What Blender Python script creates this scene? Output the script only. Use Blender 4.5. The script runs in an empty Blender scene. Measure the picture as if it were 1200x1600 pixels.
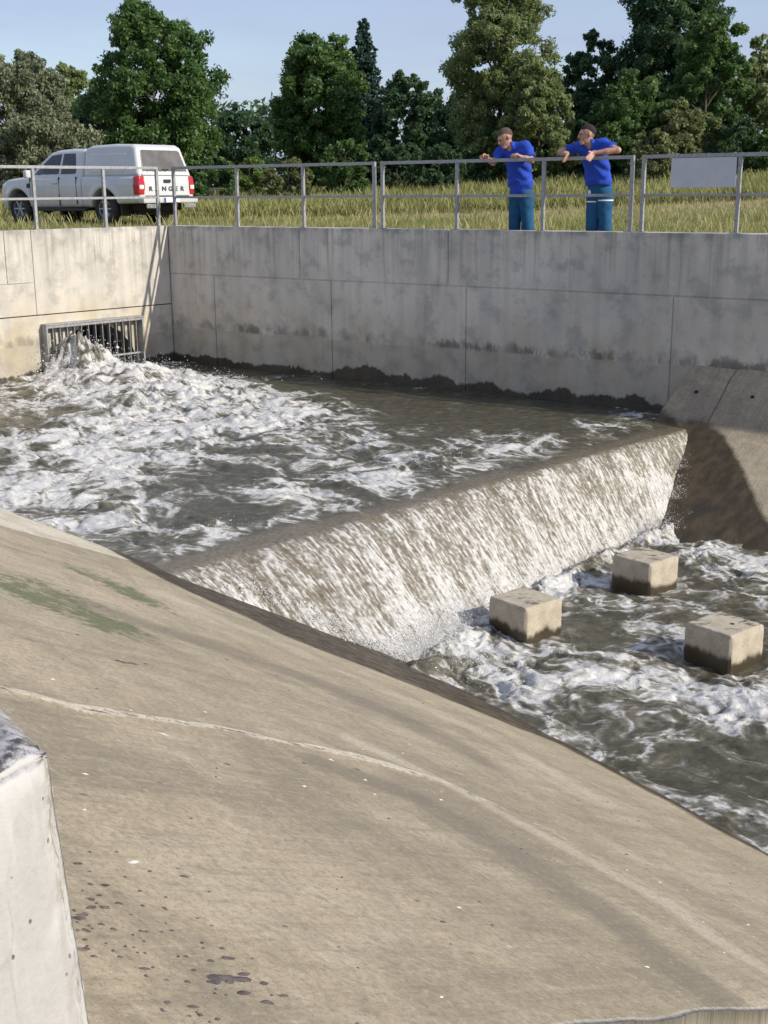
import bpy, bmesh, math, random
import numpy as np
from mathutils import Matrix, Vector
from mathutils.geometry import delaunay_2d_cdt

# ---------------------------------------------------------------- camera, sky, sun, exposure
scn = bpy.context.scene
col = scn.collection
CAM_H = 0.61
PITCH, ROLL = math.radians(14.8), math.radians(0.45)
SUN_AZ, SUN_EL = 116.0, 31.0           # degrees; azimuth clockwise from +Y
fw = np.array([0, math.cos(PITCH), -math.sin(PITCH)])
r0 = np.array([1.0, 0, 0]); u0 = np.cross(r0, fw)
rr = r0 * math.cos(ROLL) - u0 * math.sin(ROLL); uu = np.cross(rr, fw)
cd = bpy.data.cameras.new('camera'); cam = bpy.data.objects.new('camera', cd); col.objects.link(cam)
cam.matrix_world = Matrix(((rr[0], uu[0], -fw[0], 0), (rr[1], uu[1], -fw[1], 0), (rr[2], uu[2], -fw[2], CAM_H), (0, 0, 0, 1)))
cd.sensor_fit = 'VERTICAL'; cd.sensor_height = 36.0; cd.lens = 36.0 * 1900 / 1600
cd.clip_start = 0.05; cd.clip_end = 3000
scn.camera = cam

world = bpy.data.worlds.new('World'); scn.world = world; world.use_nodes = True
wt = world.node_tree; wn = wt.nodes; wl = wt.links
bg = wn['Background']
sky = wn.new('ShaderNodeTexSky'); sky.sky_type = 'NISHITA'; sky.sun_disc = False
sky.sun_elevation = math.radians(SUN_EL); sky.sun_rotation = math.radians(SUN_AZ)
sky.air_density = 1.0; sky.dust_density = 0.6; sky.ozone_density = 1.6
# thin high cirrus veil over the whole dome
tc = wn.new('ShaderNodeTexCoord'); mp = wn.new('ShaderNodeMapping'); mp.inputs['Scale'].default_value = (1.0, 1.6, 7.0)
mp.inputs['Rotation'].default_value = (0.12, 0.05, 0.4)
wl.new(tc.outputs['Generated'], mp.inputs['Vector'])
cn = wn.new('ShaderNodeTexNoise'); cn.inputs['Scale'].default_value = 1.7; cn.inputs['Detail'].default_value = 7; cn.inputs['Roughness'].default_value = 0.55
cn.inputs['Distortion'].default_value = 0.5
wl.new(mp.outputs['Vector'], cn.inputs['Vector'])
cr = wn.new('ShaderNodeMapRange'); cr.inputs['From Min'].default_value = 0.38; cr.inputs['From Max'].default_value = 0.72
cr.inputs['To Min'].default_value = 0.42; cr.inputs['To Max'].default_value = 1.0
wl.new(cn.outputs['Fac'], cr.inputs['Value'])
mx = wn.new('ShaderNodeMix'); mx.data_type = 'RGBA'
wl.new(cr.outputs['Result'], mx.inputs['Factor']); wl.new(sky.outputs['Color'], mx.inputs['A'])
mx.inputs['B'].default_value = (3.05, 3.45, 4.9, 1)
wl.new(mx.outputs['Result'], bg.inputs['Color'])
bg.inputs['Strength'].default_value = 0.14

sd = bpy.data.lights.new('sun', 'SUN'); sun = bpy.data.objects.new('sun', sd); col.objects.link(sun)
sd.energy = 4.6; sd.angle = math.radians(0.53); sd.color = (1.0, 0.93, 0.82)
sv = Vector((math.sin(math.radians(SUN_AZ)) * math.cos(math.radians(SUN_EL)), math.cos(math.radians(SUN_AZ)) * math.cos(math.radians(SUN_EL)), math.sin(math.radians(SUN_EL))))
sun.rotation_euler = sv.to_track_quat('Z', 'Y').to_euler(); sun.location = sv * 60
vs = scn.view_settings; vs.view_transform = 'Standard'; vs.look = 'None'; vs.gamma = 1.0; vs.exposure = 0.12; vs.use_curve_mapping = False

# ---------------------------------------------------------------- helpers
rng = np.random.default_rng(7)
E1 = np.array([math.sin(math.radians(134)), math.cos(math.radians(134)), 0.0])    # downstream
E2 = np.array([-E1[1], E1[0], 0.0])                                                # across the channel
def W(t, s, z):
    t = np.asarray(t, float); s = np.asarray(s, float); z = np.asarray(z, float)
    return np.stack([t * E1[0] + s * E2[0], t * E1[1] + s * E2[1], z + 0 * t], -1)

def tag(o, label=None, cat=None, group=None, kind=None):
    if label: o['label'] = label
    if cat: o['category'] = cat
    if group: o['group'] = group
    if kind: o['kind'] = kind
    return o
def thing(name, label, cat, loc=(0, 0, 0), rz=0.0, group=None, scale=1.0):
    o = bpy.data.objects.new(name, None); col.objects.link(o)
    o.location = loc; o.rotation_euler = (0, 0, rz); o.scale = (scale,) * 3
    o.empty_display_size = 0.2
    return tag(o, label, cat, group)
def mesh(name, V, F, mat, parent=None, smooth=False, loc=None, attrs=None):
    """V (n,3); F either list of tuples or int array (m,3|4)."""
    me = bpy.data.meshes.new(name)
    V = np.asarray(V, np.float32).reshape(-1, 3)
    if isinstance(F, np.ndarray):
        k = F.shape[1]; m = F.shape[0]
        me.vertices.add(len(V)); me.vertices.foreach_set('co', V.ravel())
        me.loops.add(m * k); me.loops.foreach_set('vertex_index', F.astype(np.int32).ravel())
        me.polygons.add(m); me.polygons.foreach_set('loop_start', np.arange(0, m * k, k, dtype=np.int32))
        me.update(calc_edges=True)
    else:
        me.from_pydata(V.tolist(), [], F); me.update()
    if smooth: me.polygons.foreach_set('use_smooth', np.ones(len(me.polygons), bool))
    if attrs:
        for an, av in attrs.items():
            av = np.asarray(av, np.float32)
            if av.ndim == 1:
                at = me.attributes.new(an, 'FLOAT', 'POINT'); at.data.foreach_set('value', av)
            else:
                at = me.attributes.new(an, 'FLOAT_VECTOR', 'POINT'); at.data.foreach_set('vector', av.ravel())
    if mat is not None: me.materials.append(mat)
    o = bpy.data.objects.new(name, me); col.objects.link(o)
    if parent is not None: o.parent = parent
    if loc is not None: o.location = loc
    return o
class MB:
    """collects simple shapes into one mesh"""
    def __init__(s): s.V = []; s.F = []
    def add(s, V, F):
        b = len(s.V); s.V += [tuple(v) for v in V]; s.F += [tuple(i + b for i in f) for f in F]; return s
    def box(s, x0, x1, y0, y1, z0, z1, c=0.0):
        if c <= 0:
            V = [(x, y, z) for z in (z0, z1) for y in (y0, y1) for x in (x0, x1)]
            return s.add(V, [(0, 2, 3, 1), (4, 5, 7, 6), (0, 1, 5, 4), (2, 6, 7, 3), (0, 4, 6, 2), (1, 3, 7, 5)])
        bm = bmesh.new(); vs_ = [bm.verts.new((x, y, z)) for z in (z0, z1) for y in (y0, y1) for x in (x0, x1)]
        for f in [(0, 2, 3, 1), (4, 5, 7, 6), (0, 1, 5, 4), (2, 6, 7, 3), (0, 4, 6, 2), (1, 3, 7, 5)]: bm.faces.new([vs_[i] for i in f])
        bmesh.ops.bevel(bm, geom=bm.edges[:], offset=c, segments=2, profile=0.6, affect='EDGES')
        bm.verts.index_update(); V = [v.co[:] for v in bm.verts]; F = [tuple(v.index for v in f.verts) for f in bm.faces]; bm.free()
        return s.add(V, F)
    def tube(s, pts, rad, n=8, caps=True):
        pts = [Vector(p) for p in pts]; k = len(pts)
        if not hasattr(rad, '__len__'): rad = [rad] * k
        V = []; F = []; up = None
        for i, p in enumerate(pts):
            d = (pts[min(i + 1, k - 1)] - pts[max(i - 1, 0)]).normalized()
            if up is None: up = d.orthogonal().normalized()
            up = (up - d * up.dot(d)).normalized(); sd_ = d.cross(up)
            for j in range(n):
                a = 2 * math.pi * j / n; V.append(p + (up * math.cos(a) + sd_ * math.sin(a)) * rad[i])
        for i in range(k - 1):
            for j in range(n):
                F.append((i * n + j, i * n + (j + 1) % n, (i + 1) * n + (j + 1) % n, (i + 1) * n + j))
        if caps: F.append(tuple(range(n))[::-1]); F.append(tuple((k - 1) * n + j for j in range(n)))
        return s.add(V, F)
    def build(s, name, mat, parent=None, smooth=False, loc=None): return mesh(name, s.V, s.F, mat, parent, smooth, loc)

# vectorised gradient noise
def _h(ix, iy, seed):
    v = (ix.astype(np.int64) * 374761393 + iy.astype(np.int64) * 668265263 + seed * 974711 + 1013904223) & 0xffffffff
    v = ((v ^ (v >> 13)) * 1274126177) & 0xffffffff
    v = ((v ^ (v >> 16)) * 2246822519) & 0xffffffff
    return (v ^ (v >> 15)) & 0xffffffff
def perlin(x, y, seed=0):
    x, y = np.broadcast_arrays(np.asarray(x, float), np.asarray(y, float))
    ix = np.floor(x).astype(np.int64); iy = np.floor(y).astype(np.int64); fx = x - ix; fy = y - iy
    ux = fx * fx * fx * (fx * (fx * 6 - 15) + 10); uy = fy * fy * fy * (fy * (fy * 6 - 15) + 10)
    def g(a, b):
        an = _h(ix + a, iy + b, seed) * (2 * math.pi / 4294967296.0)
        return np.cos(an) * (fx - a) + np.sin(an) * (fy - b)
    n0 = g(0, 0) * (1 - ux) + g(1, 0) * ux; n1 = g(0, 1) * (1 - ux) + g(1, 1) * ux
    return (n0 * (1 - uy) + n1 * uy) * 1.55
def fbm(x, y, o=4, seed=0, gain=0.5):
    r = 0; a = 1.0; n = 0
    for i in range(o):
        r = r + a * perlin(x, y, seed + i * 17); n += a; a *= gain; x = x * 2.03 + 11.3; y = y * 2.03 - 7.1
    return r / n
def ridge(x, y, o=4, seed=0, gain=0.55):
    r = 0; a = 1.0; n = 0
    for i in range(o):
        r = r + a * (1 - np.abs(perlin(x, y, seed + i * 13))); n += a; a *= gain; x = x * 2.07 + 3.3; y = y * 2.07 - 9.1
    return r / n
def sst(a, b, x):
    q = np.clip((x - a) / (b - a), 0, 1); return q * q * (3 - 2 * q)

# ---- node material helper
class NM:
    def __init__(s, name, rough=0.8):
        s.m = bpy.data.materials.new(name); s.m.use_nodes = True; s.t = s.m.node_tree; s.n = s.t.nodes
        s.p = s.n['Principled BSDF']; s.p.inputs['Roughness'].default_value = rough
    def L(s, a, b): s.t.links.new(a, b)
    def put(s, sock, v):
        if hasattr(v, 'is_output') or isinstance(v, bpy.types.NodeSocket): s.L(v, sock)
        elif isinstance(v, (tuple, list)):
            v = tuple(v); sock.default_value = v + (1.0,) if (sock.type == 'RGBA' and len(v) == 3) else v
        else: sock.default_value = v
    def pos(s): return s.n.new('ShaderNodeNewGeometry').outputs['Position']
    def obj(s): return s.n.new('ShaderNodeTexCoord').outputs['Object']
    def attr(s, nm, vec=False):
        a = s.n.new('ShaderNodeAttribute'); a.attribute_name = nm; return a.outputs['Vector' if vec else 'Fac']
    def mapv(s, v, sc=(1, 1, 1), loc=(0, 0, 0), rot=(0, 0, 0)):
        m = s.n.new('ShaderNodeMapping'); s.put(m.inputs['Vector'], v); m.inputs['Scale'].default_value = sc
        m.inputs['Location'].default_value = loc; m.inputs['Rotation'].default_value = rot; return m.outputs['Vector']
    def noise(s, v, scale, det=5, rough=0.55, dist=0.0):
        n = s.n.new('ShaderNodeTexNoise'); s.put(n.inputs['Vector'], v); n.inputs['Scale'].default_value = scale
        n.inputs['Detail'].default_value = det; n.inputs['Roughness'].default_value = rough; n.inputs['Distortion'].default_value = dist
        return n.outputs['Fac']
    def vor(s, v, scale, feat='F1', out='Distance', rand=1.0):
        n = s.n.new('ShaderNodeTexVoronoi'); s.put(n.inputs['Vector'], v); n.inputs['Scale'].default_value = scale; n.feature = feat
        n.inputs['Randomness'].default_value = rand; return n.outputs[out]
    def rng(s, v, a, b, c=0.0, d=1.0, smooth=True):
        n = s.n.new('ShaderNodeMapRange'); n.interpolation_type = 'SMOOTHSTEP' if smooth else 'LINEAR'; s.put(n.inputs['Value'], v)
        for k, x in (('From Min', a), ('From Max', b), ('To Min', c), ('To Max', d)): s.put(n.inputs[k], x)
        return n.outputs['Result']
    def mth(s, op, a, b=0.0, c=None, clamp=False):
        n = s.n.new('ShaderNodeMath'); n.operation = op; n.use_clamp = clamp; s.put(n.inputs[0], a); s.put(n.inputs[1], b)
        if c is not None: s.put(n.inputs[2], c)
        return n.outputs[0]
    def mix(s, f, a, b, mode='MIX'):
        n = s.n.new('ShaderNodeMix'); n.data_type = 'RGBA'; n.blend_type = mode; n.clamp_factor = True
        s.put(n.inputs['Factor'], f); s.put(n.inputs['A'], a); s.put(n.inputs['B'], b); return n.outputs['Result']
    def sep(s, v):
        n = s.n.new('ShaderNodeSeparateXYZ'); s.put(n.inputs[0], v); return n.outputs
    def bump(s, h, strength=0.3, dist=0.01, nrm=None):
        b = s.n.new('ShaderNodeBump'); s.put(b.inputs['Height'], h); b.inputs['Strength'].default_value = strength; b.inputs['Distance'].default_value = dist
        if nrm is not None: s.L(nrm, b.inputs['Normal'])
        return b.outputs['Normal']
    def fin(s, color=None, rough=None, normal=None, **kw):
        if color is not None: s.put(s.p.inputs['Base Color'], color)
        if rough is not None: s.put(s.p.inputs['Roughness'], rough)
        if normal is not None: s.L(normal, s.p.inputs['Normal'])
        for k, v in kw.items(): s.put(s.p.inputs[k.replace('_', ' ')], v)
        return s.m
def plain(name, c, rough=0.5, metal=0.0, var=0.12, scale=6.0, **kw):
    m = NM(name); n = m.noise(m.obj(), scale, 4, 0.6)
    cc = m.mix(m.rng(n, 0.3, 0.7), tuple(x * (1 - var) for x in c), tuple(min(1, x * (1 + var)) for x in c))
    return m.fin(cc, rough, Metallic=metal, **kw)
# ---------------------------------------------------------------- materials for the concrete works
def concrete_wall_mat(name, warm, wet_top, band):
    """object space: x along wall, z up (0 = wall top)"""
    m = NM(name); v = m.obj(); x, y, z = m.sep(v)
    big = m.noise(v, 0.55, 3, 0.5); mid = m.noise(v, 2.6, 6, 0.62); fine = m.noise(v, 34, 5, 0.65)
    c = m.mix(m.rng(big, 0.35, 0.65), (0.66, 0.61, 0.525), (0.53, 0.49, 0.42))
    c = m.mix(m.mth('MULTIPLY', m.rng(mid, 0.47, 0.66), 0.6), c, (0.29, 0.28, 0.255))
    c = m.mix(m.mth('MULTIPLY', m.rng(mid, 0.46, 0.28), 0.55), c, (0.64, 0.615, 0.555))
    # warm lime staining in the lower half
    low = m.mth('MULTIPLY', m.rng(z, -0.9, -1.9), m.rng(m.noise(m.mapv(v, (1.2, 1.2, 0.7)), 1.6, 4), 0.35, 0.65))
    c = m.mix(m.mth('MULTIPLY', low, warm), c, (0.52, 0.43, 0.28))
    # board marks: faint vertical bands
    bd = m.noise(m.mapv(v, (3.2, 3.2, 0.02)), 1.0, 2, 0.4)
    c = m.mix(m.mth('MULTIPLY', m.rng(bd, 0.47, 0.62), 0.22), c, (0.30, 0.29, 0.27))
    # dirty run-off streaks hanging from the top edge
    st = m.noise(m.mapv(v, (9, 9, 0.35)), 1.0, 6, 0.68); ln = m.noise(m.mapv(v, (2.2, 2.2, 0.0)), 1.0, 3, 0.6)
    reach = m.rng(z, m.mth('MULTIPLY', ln, -2.6), 0.02, 0.0, 1.0)
    sk = m.mth('MULTIPLY', m.mth('MULTIPLY', m.rng(st, 0.45, 0.62), reach), m.rng(ln, 0.36, 0.6, 0.2, 1.0))
    c = m.mix(m.mth('MULTIPLY', sk, 0.55), c, (0.16, 0.15, 0.13))
    rim = m.mth('MULTIPLY', m.rng(z, -0.12, 0.0), m.rng(mid, 0.4, 0.6))
    c = m.mix(m.mth('MULTIPLY', rim, 0.5), c, (0.15, 0.145, 0.13))
    # white lime runs
    lr = m.noise(m.mapv(v, (14, 14, 0.25), (5, 3, 1)), 1.0, 4, 0.6)
    c = m.mix(m.mth('MULTIPLY', m.rng(lr, 0.66, 0.74), 0.35), c, (0.62, 0.60, 0.55))
    # mould tide line
    zz = m.mth('ADD', z, m.mth('MULTIPLY', m.mth('SUBTRACT', m.noise(m.mapv(v, (1, 1, 0)), 0.7, 2), 0.5), 0.12))
    up = m.mth('MULTIPLY', m.rng(zz, band + 0.36, band + 0.0), m.rng(zz, band - 0.07, band - 0.01))
    md = m.noise(m.mapv(v, (4.2, 4.2, 2.4)), 1.0, 8, 0.72)
    thr = m.rng(zz, band, band + 0.34, 0.44, 0.68)
    mold = m.mth('MULTIPLY', up, m.rng(m.mth('SUBTRACT', md, thr), -0.06, 0.10))
    big2 = m.rng(m.noise(m.mapv(v, (0.8, 0.8, 0.3), (2, 7, 0)), 1.0, 4, 0.6), 0.38, 0.58, 0.12, 1)
    c = m.mix(m.mth('MULTIPLY', m.mth('MULTIPLY', mold, big2), 0.75), c, (0.045, 0.043, 0.038))
    below = m.mth('MULTIPLY', m.rng(zz, band - 0.02, band - 0.06), 0.55)
    c = m.mix(below, c, m.mix(m.rng(mid, 0.35, 0.65), (0.38, 0.335, 0.255), (0.26, 0.235, 0.185)))
    # blotches of lichen, tie-hole pits
    bl = m.mth('MULTIPLY', m.rng(m.noise(v, 4.5, 7, 0.75), 0.62, 0.72), m.rng(big, 0.5, 0.62))
    c = m.mix(m.mth('MULTIPLY', bl, 0.7), c, (0.085, 0.083, 0.075))
    pit = m.rng(m.vor(v, 11), 0.05, 0.09, 1.0, 0.0)
    c = m.mix(m.mth('MULTIPLY', pit, 0.45), c, (0.14, 0.135, 0.12))
    # wet splash zone with a ragged edge
    jg = m.noise(m.mapv(v, (0.9, 0.9, 0.12)), 1.3, 7, 0.62); jg2 = m.noise(v, 9, 5, 0.65)
    edge = m.mth('ADD', m.mth('MULTIPLY', m.mth('SUBTRACT', jg, 0.5), 0.7), m.mth('MULTIPLY', m.mth('SUBTRACT', jg2, 0.5), 0.14))
    wet = m.rng(m.mth('SUBTRACT', z, m.mth('ADD', edge, wet_top)), 0.022, -0.022)
    c = m.mix(wet, c, m.mix(m.rng(mid, 0.35, 0.65), (0.062, 0.050, 0.033), (0.03, 0.025, 0.018)))
    c = m.mix(m.mth('MULTIPLY', m.rng(fine, 0.35, 0.75), 0.22), c, (0.24, 0.23, 0.21))
    rough = m.mth('SUBTRACT', 0.9, m.mth('MULTIPLY', wet, 0.5))
    h = m.mth('ADD', m.mth('MULTIPLY', mid, 0.5), m.mth('ADD', m.mth('MULTIPLY', fine, 0.35), m.mth('MULTIPLY', pit, -0.4)))
    return m.fin(c, rough, m.bump(h, 0.5, 0.012))
M_BACK = concrete_wall_mat('concrete_back', 0.45, -2.44, -1.86)
M_LEFT = concrete_wall_mat('concrete_side', 0.95, -2.43, -1.95)

EDG_S = 1.0
def near_wall_mat():
    m = NM('concrete_near'); v = m.obj(); x, y, z = m.sep(v); xx = m.mth('ADD', x, m.mth('MULTIPLY', m.mth('ABSOLUTE', y), 0.45))
    mid = m.noise(v, 5, 6, 0.6); fine = m.noise(v, 60, 6, 0.65)
    c = m.mix(m.rng(mid, 0.35, 0.68), (0.50, 0.485, 0.46), (0.41, 0.395, 0.37))
    st = m.noise(m.mapv(v, (22, 22, 1.5)), 1.0, 6, 0.6)
    c = m.mix(m.mth('MULTIPLY', m.rng(st, 0.50, 0.66), 0.45), c, (0.34, 0.315, 0.28))
    c = m.mix(m.mth('MULTIPLY', m.rng(st, 0.44, 0.3), 0.5), c, (0.58, 0.57, 0.56))
    c = m.mix(m.mth('MULTIPLY', m.rng(z, -0.35, -0.62), 0.5), c, (0.52, 0.48, 0.38))
    pit = m.rng(m.vor(m.mapv(v, (1, 1, 0.7)), 42), 0.06, 0.13, 1, 0)
    pm = m.mth('MULTIPLY', pit, m.rng(m.noise(v, 17, 3), 0.44, 0.54))
    c = m.mix(m.mth('MULTIPLY', pm, 0.85), c, (0.10, 0.09, 0.08))
    cr = m.rng(m.vor(m.mapv(m.mix(0.12, v, m.n.new('ShaderNodeTexNoise').outputs['Color']), (1, 1, 0.45)), 5.5, 'DISTANCE_TO_EDGE'), 0.0, 0.02, 1, 0)
    c = m.mix(m.mth('MULTIPLY', cr, m.rng(mid, 0.5, 0.75, 0, 0.6)), c, (0.28, 0.26, 0.23))
    # top surface: darker, cooler grey than the faces, with near-black lichen towards the lip
    nz = m.sep(m.n.new('ShaderNodeNewGeometry').outputs['Normal'])[2]
    top = m.rng(nz, 0.6, 0.85)
    tn = m.noise(v, 14, 7, 0.75)
    tcx = m.mix(m.rng(tn, 0.35, 0.66), (0.46, 0.45, 0.46), (0.30, 0.29, 0.30))
    lich = m.mth('MULTIPLY', m.rng(m.noise(v, 26, 7, 0.75), 0.42, 0.58), m.mth('MULTIPLY', m.rng(xx, -0.005, 0.02), m.rng(xx, 0.16, 0.07)))
    tcx = m.mix(m.mth('MULTIPLY', lich, 0.93), tcx, (0.03, 0.028, 0.028))
    c = m.mix(top, c, tcx)
    yb = m.mth('SUBTRACT', m.mth('MULTIPLY', y, EDG_S), m.mth('MULTIPLY', z, 0.065)); edg = m.mth('MULTIPLY', m.rng(yb, 0.030, 0.006), m.rng(m.noise(m.mapv(v, (30, 30, 9)), 1.0, 6, 0.7), 0.42, 0.60))
    c = m.mix(m.mth('MULTIPLY', edg, 0.7), c, m.mix(m.rng(fine, 0.4, 0.6), (0.56, 0.53, 0.46), (0.25, 0.21, 0.15)))
    c = m.mix(m.mth('MULTIPLY', m.rng(fine, 0.5, 0.68), 0.14), c, (0.26, 0.24, 0.21))
    h = m.mth('ADD', m.mth('MULTIPLY', mid, 0.6), m.mth('ADD', m.mth('MULTIPLY', fine, 0.5), m.mth('ADD', m.mth('MULTIPLY', pm, -0.8), m.mth('MULTIPLY', edg, 0.8))))
    return m.fin(c, 0.9, m.bump(h, 0.7, 0.006))
M_NEAR = near_wall_mat()

def slab_mat():
    """paving of the sloped banks. uv-like attribute 'ts' = (downstream, across, height)"""
    m = NM('bank_concrete'); q = m.attr('ts', True); t, s, z = m.sep(q)
    big = m.noise(q, 0.8, 4, 0.55); mid = m.noise(q, 4.0, 7, 0.65); fine = m.noise(q, 45, 6, 0.7); grit = m.noise(q, 170, 3, 0.6)
    c = m.mix(m.rng(big, 0.36, 0.64), (0.405, 0.336, 0.232), (0.325, 0.268, 0.182))
    c = m.mix(m.mth('MULTIPLY', m.rng(mid, 0.46, 0.7), 0.55), c, (0.245, 0.210, 0.146))
    c = m.mix(m.mth('MULTIPLY', m.rng(mid, 0.47, 0.3), 0.4), c, (0.460, 0.405, 0.300))
    # silt washed down the slope / along the channel
    sA = m.noise(m.mapv(q, (5.5, 0.55, 0.6), (0, 0, 0), (0, 0, 0.2)), 1.0, 7, 0.66, 0.4)
    sB = m.noise(m.mapv(q, (0.55, 2.4, 1.0), (3, 0, 0), (0, 0, -0.28)), 1.0, 8, 0.70, 1.2)
    wB = m.rng(m.noise(m.mapv(q, (1, 1, 1), (9, 4, 0)), 0.45, 2), 0.4, 0.6)
    c = m.mix(m.mth('MULTIPLY', m.rng(sA, 0.5, 0.68), 0.50), c, (0.215, 0.180, 0.127))
    c = m.mix(m.mth('MULTIPLY', m.rng(sA, 0.45, 0.30), 0.34), c, (0.500, 0.439, 0.332))
    c = m.mix(m.mth('MULTIPLY', m.mth('MULTIPLY', m.rng(sB, 0.5, 0.70), wB), 0.55), c, (0.185, 0.156, 0.111))
    c = m.mix(m.mth('MULTIPLY', m.rng(sB, 0.46, 0.30), 0.5), c, (0.490, 0.429, 0.314))
    zn = m.noise(m.mapv(q, (0.5, 0.75, 1), (1.7, 8.1, 0), (0, 0, -0.5)), 1.0, 5, 0.6, 0.8)
    c = m.mix(m.mth('MULTIPLY', m.rng(zn, 0.50, 0.62), 0.5), c, (0.205, 0.174, 0.126))
    c = m.mix(m.mth('MULTIPLY', m.rng(zn, 0.46, 0.34), 0.35), c, (0.470, 0.405, 0.291))
    bl2 = m.noise(q, 13, 8, 0.74, 0.3)
    c = m.mix(m.mth('MULTIPLY', m.rng(bl2, 0.50, 0.66), 0.42), c, (0.200, 0.168, 0.118))
    c = m.mix(m.mth('MULTIPLY', m.rng(bl2, 0.46, 0.32), 0.35), c, (0.520, 0.449, 0.332))
    sC = m.noise(m.mapv(q, (34, 2.2, 2), (1, 0, 0), (0, 0, 0.12)), 1.0, 5, 0.7)
    c = m.mix(m.mth('MULTIPLY', m.rng(sC, 0.52, 0.68), 0.38), c, (0.190, 0.161, 0.116))
    c = m.mix(m.mth('MULTIPLY', m.rng(sC, 0.46, 0.32), 0.22), c, (0.520, 0.468, 0.364))
    fl = m.rng(m.vor(m.mapv(q, (9, 5, 5)), 1.0), 0.05, 0.1, 1, 0)
    c = m.mix(m.mth('MULTIPLY', fl, m.rng(m.noise(q, 2.2, 2), 0.52, 0.6, 0, 0.8)), c, (0.105, 0.090, 0.073))
    fw_ = m.rng(m.vor(m.mapv(q, (6, 4.2, 5), (3.3, 1.2, 0)), 1.0), 0.03, 0.055, 1, 0)
    c = m.mix(m.mth('MULTIPLY', fw_, 0.6), c, (0.620, 0.585, 0.510))
    stn = m.attr('stain'); sn = m.noise(m.mapv(q, (3.5, 1.6, 2), (0, 0, 0), (0, 0, 0.2)), 1.0, 7, 0.68)
    c = m.mix(m.mth('MULTIPLY', m.rng(m.mth('ADD', stn, m.mth('MULTIPLY', m.mth('SUBTRACT', sn, 0.5), 1.3)), 0.30, 0.95), 0.62), c, (0.150, 0.128, 0.095))
    wsh = m.attr('wash')
    c = m.mix(m.mth('MULTIPLY', m.rng(m.mth('ADD', wsh, m.mth('MULTIPLY', m.mth('SUBTRACT', sn, 0.5), 1.3)), 0.35, 1.0), 0.55), c, (0.53, 0.465, 0.36))
    # joint: mortar smear
    jo = m.attr('joint'); jn = m.noise(q, 30, 6, 0.7)
    c = m.mix(m.mth('MULTIPLY', m.rng(m.mth('ADD', jo, m.mth('MULTIPLY', m.mth('SUBTRACT', jn, 0.5), 1.2)), 0.35, 0.80), 0.85), c, (0.58, 0.52, 0.41))
    ck = m.attr('crack')
    c = m.mix(m.rng(m.mth('ADD', ck, m.mth('MULTIPLY', m.mth('SUBTRACT', jn, 0.5), 1.4)), 0.45, 0.8), c, (0.10, 0.088, 0.066))
    # clean pale concrete band
    pl = m.attr('pale')
    c = m.mix(m.rng(m.mth('ADD', pl, m.mth('MULTIPLY', m.mth('SUBTRACT', jn, 0.5), 0.4)), 0.4, 0.6), c, m.mix(m.rng(mid, 0.35, 0.7), (0.600, 0.546, 0.437), (0.460, 0.409, 0.309)))
    # dried green algae
    al = m.attr('algae'); an = m.noise(m.mapv(q, (22, 11, 10), (0, 0, 0), (0, 0, 0.3)), 1.0, 8, 0.82)
    am = m.mth('MULTIPLY', m.rng(an, m.rng(al, 0.0, 0.8, 0.74, 0.36, False), m.rng(al, 0.0, 0.8, 0.82, 0.46, False)), m.rng(al, 0.06, 0.3))
    c = m.mix(m.mth('MULTIPLY', am, 0.9), c, m.mix(m.rng(fine, 0.4, 0.6), (0.050, 0.075, 0.020), (0.10, 0.125, 0.045)))
    c = m.mix(m.mth('MULTIPLY', m.rng(al, 0.1, 0.9), 0.15), c, (0.20, 0.20, 0.13))
    c = m.mix(m.mth('MULTIPLY', m.rng(fine, 0.46, 0.66), 0.5), c, (0.170, 0.144, 0.102))
    c = m.mix(m.mth('MULTIPLY', m.rng(fine, 0.44, 0.30), 0.4), c, (0.550, 0.487, 0.373))
    c = m.mix(m.mth('MULTIPLY', m.rng(grit, 0.56, 0.66), 0.55), c, (0.120, 0.102, 0.073))
    # wet, silted margin
    we = m.rng(m.mth('ADD', m.attr('wet'), m.mth('MULTIPLY', m.mth('SUBTRACT', jn, 0.5), 0.25)), 0.36, 0.62)
    wc = m.mix(m.rng(m.noise(m.mapv(q, (6, 2.5, 4)), 1.0, 6, 0.65), 0.36, 0.66), (0.034, 0.025, 0.012), (0.076, 0.054, 0.026))
    c = m.mix(we, c, wc)
    rough = m.mth('SUBTRACT', 0.88, m.mth('MULTIPLY', we, m.rng(m.noise(q, 9, 4, 0.7), 0.4, 0.62, 0.22, 0.5)))
    h = m.mth('ADD', m.mth('MULTIPLY', mid, 0.5), m.mth('ADD', m.mth('MULTIPLY', fine, 0.3), m.mth('MULTIPLY', sC, 0.25)))
    return m.fin(c, rough, m.bump(h, 0.7, 0.010))
M_SLAB = slab_mat()

# ---------------------------------------------------------------- ground with the basin cut out
P0 = np.array([-4.0536, 23.6553, 0.0]); DB = np.array([0.80821, -0.58890, 0.0]); NB = np.array([0.58890, 0.80821, 0.0])  # back wall: corner, direction, outward
DL = np.array([-0.6856, -0.7280, 0.0]); NL = np.array([-0.7280, 0.6856, 0.0])                                             # left wall
WALL_T = 0.36
def near_s(t): return 0.706 - 0.19 * (t + 1.256)            # line of the near wing wall
BK_N = np.array([0.091, 0.443, 0.892])                      # near bank plane in (t, s, z)
def bank_z(t, s): return -3.6 - (BK_N[0] * (t + 7.03) + BK_N[1] * (s - 7.69)) / BK_N[2]
def bank_top_s(t, z=-0.42): return 7.69 + (-(z + 3.6) * BK_N[2] - BK_N[0] * (t + 7.03)) / BK_N[1]
TD = 60.0                                                    # downstream end of the modelled channel
pA = P0 + (NB * WALL_T * 0.6) + NL * WALL_T * 0.6
pB = P0 + DB * 40 + NB * WALL_T * 0.6
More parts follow.
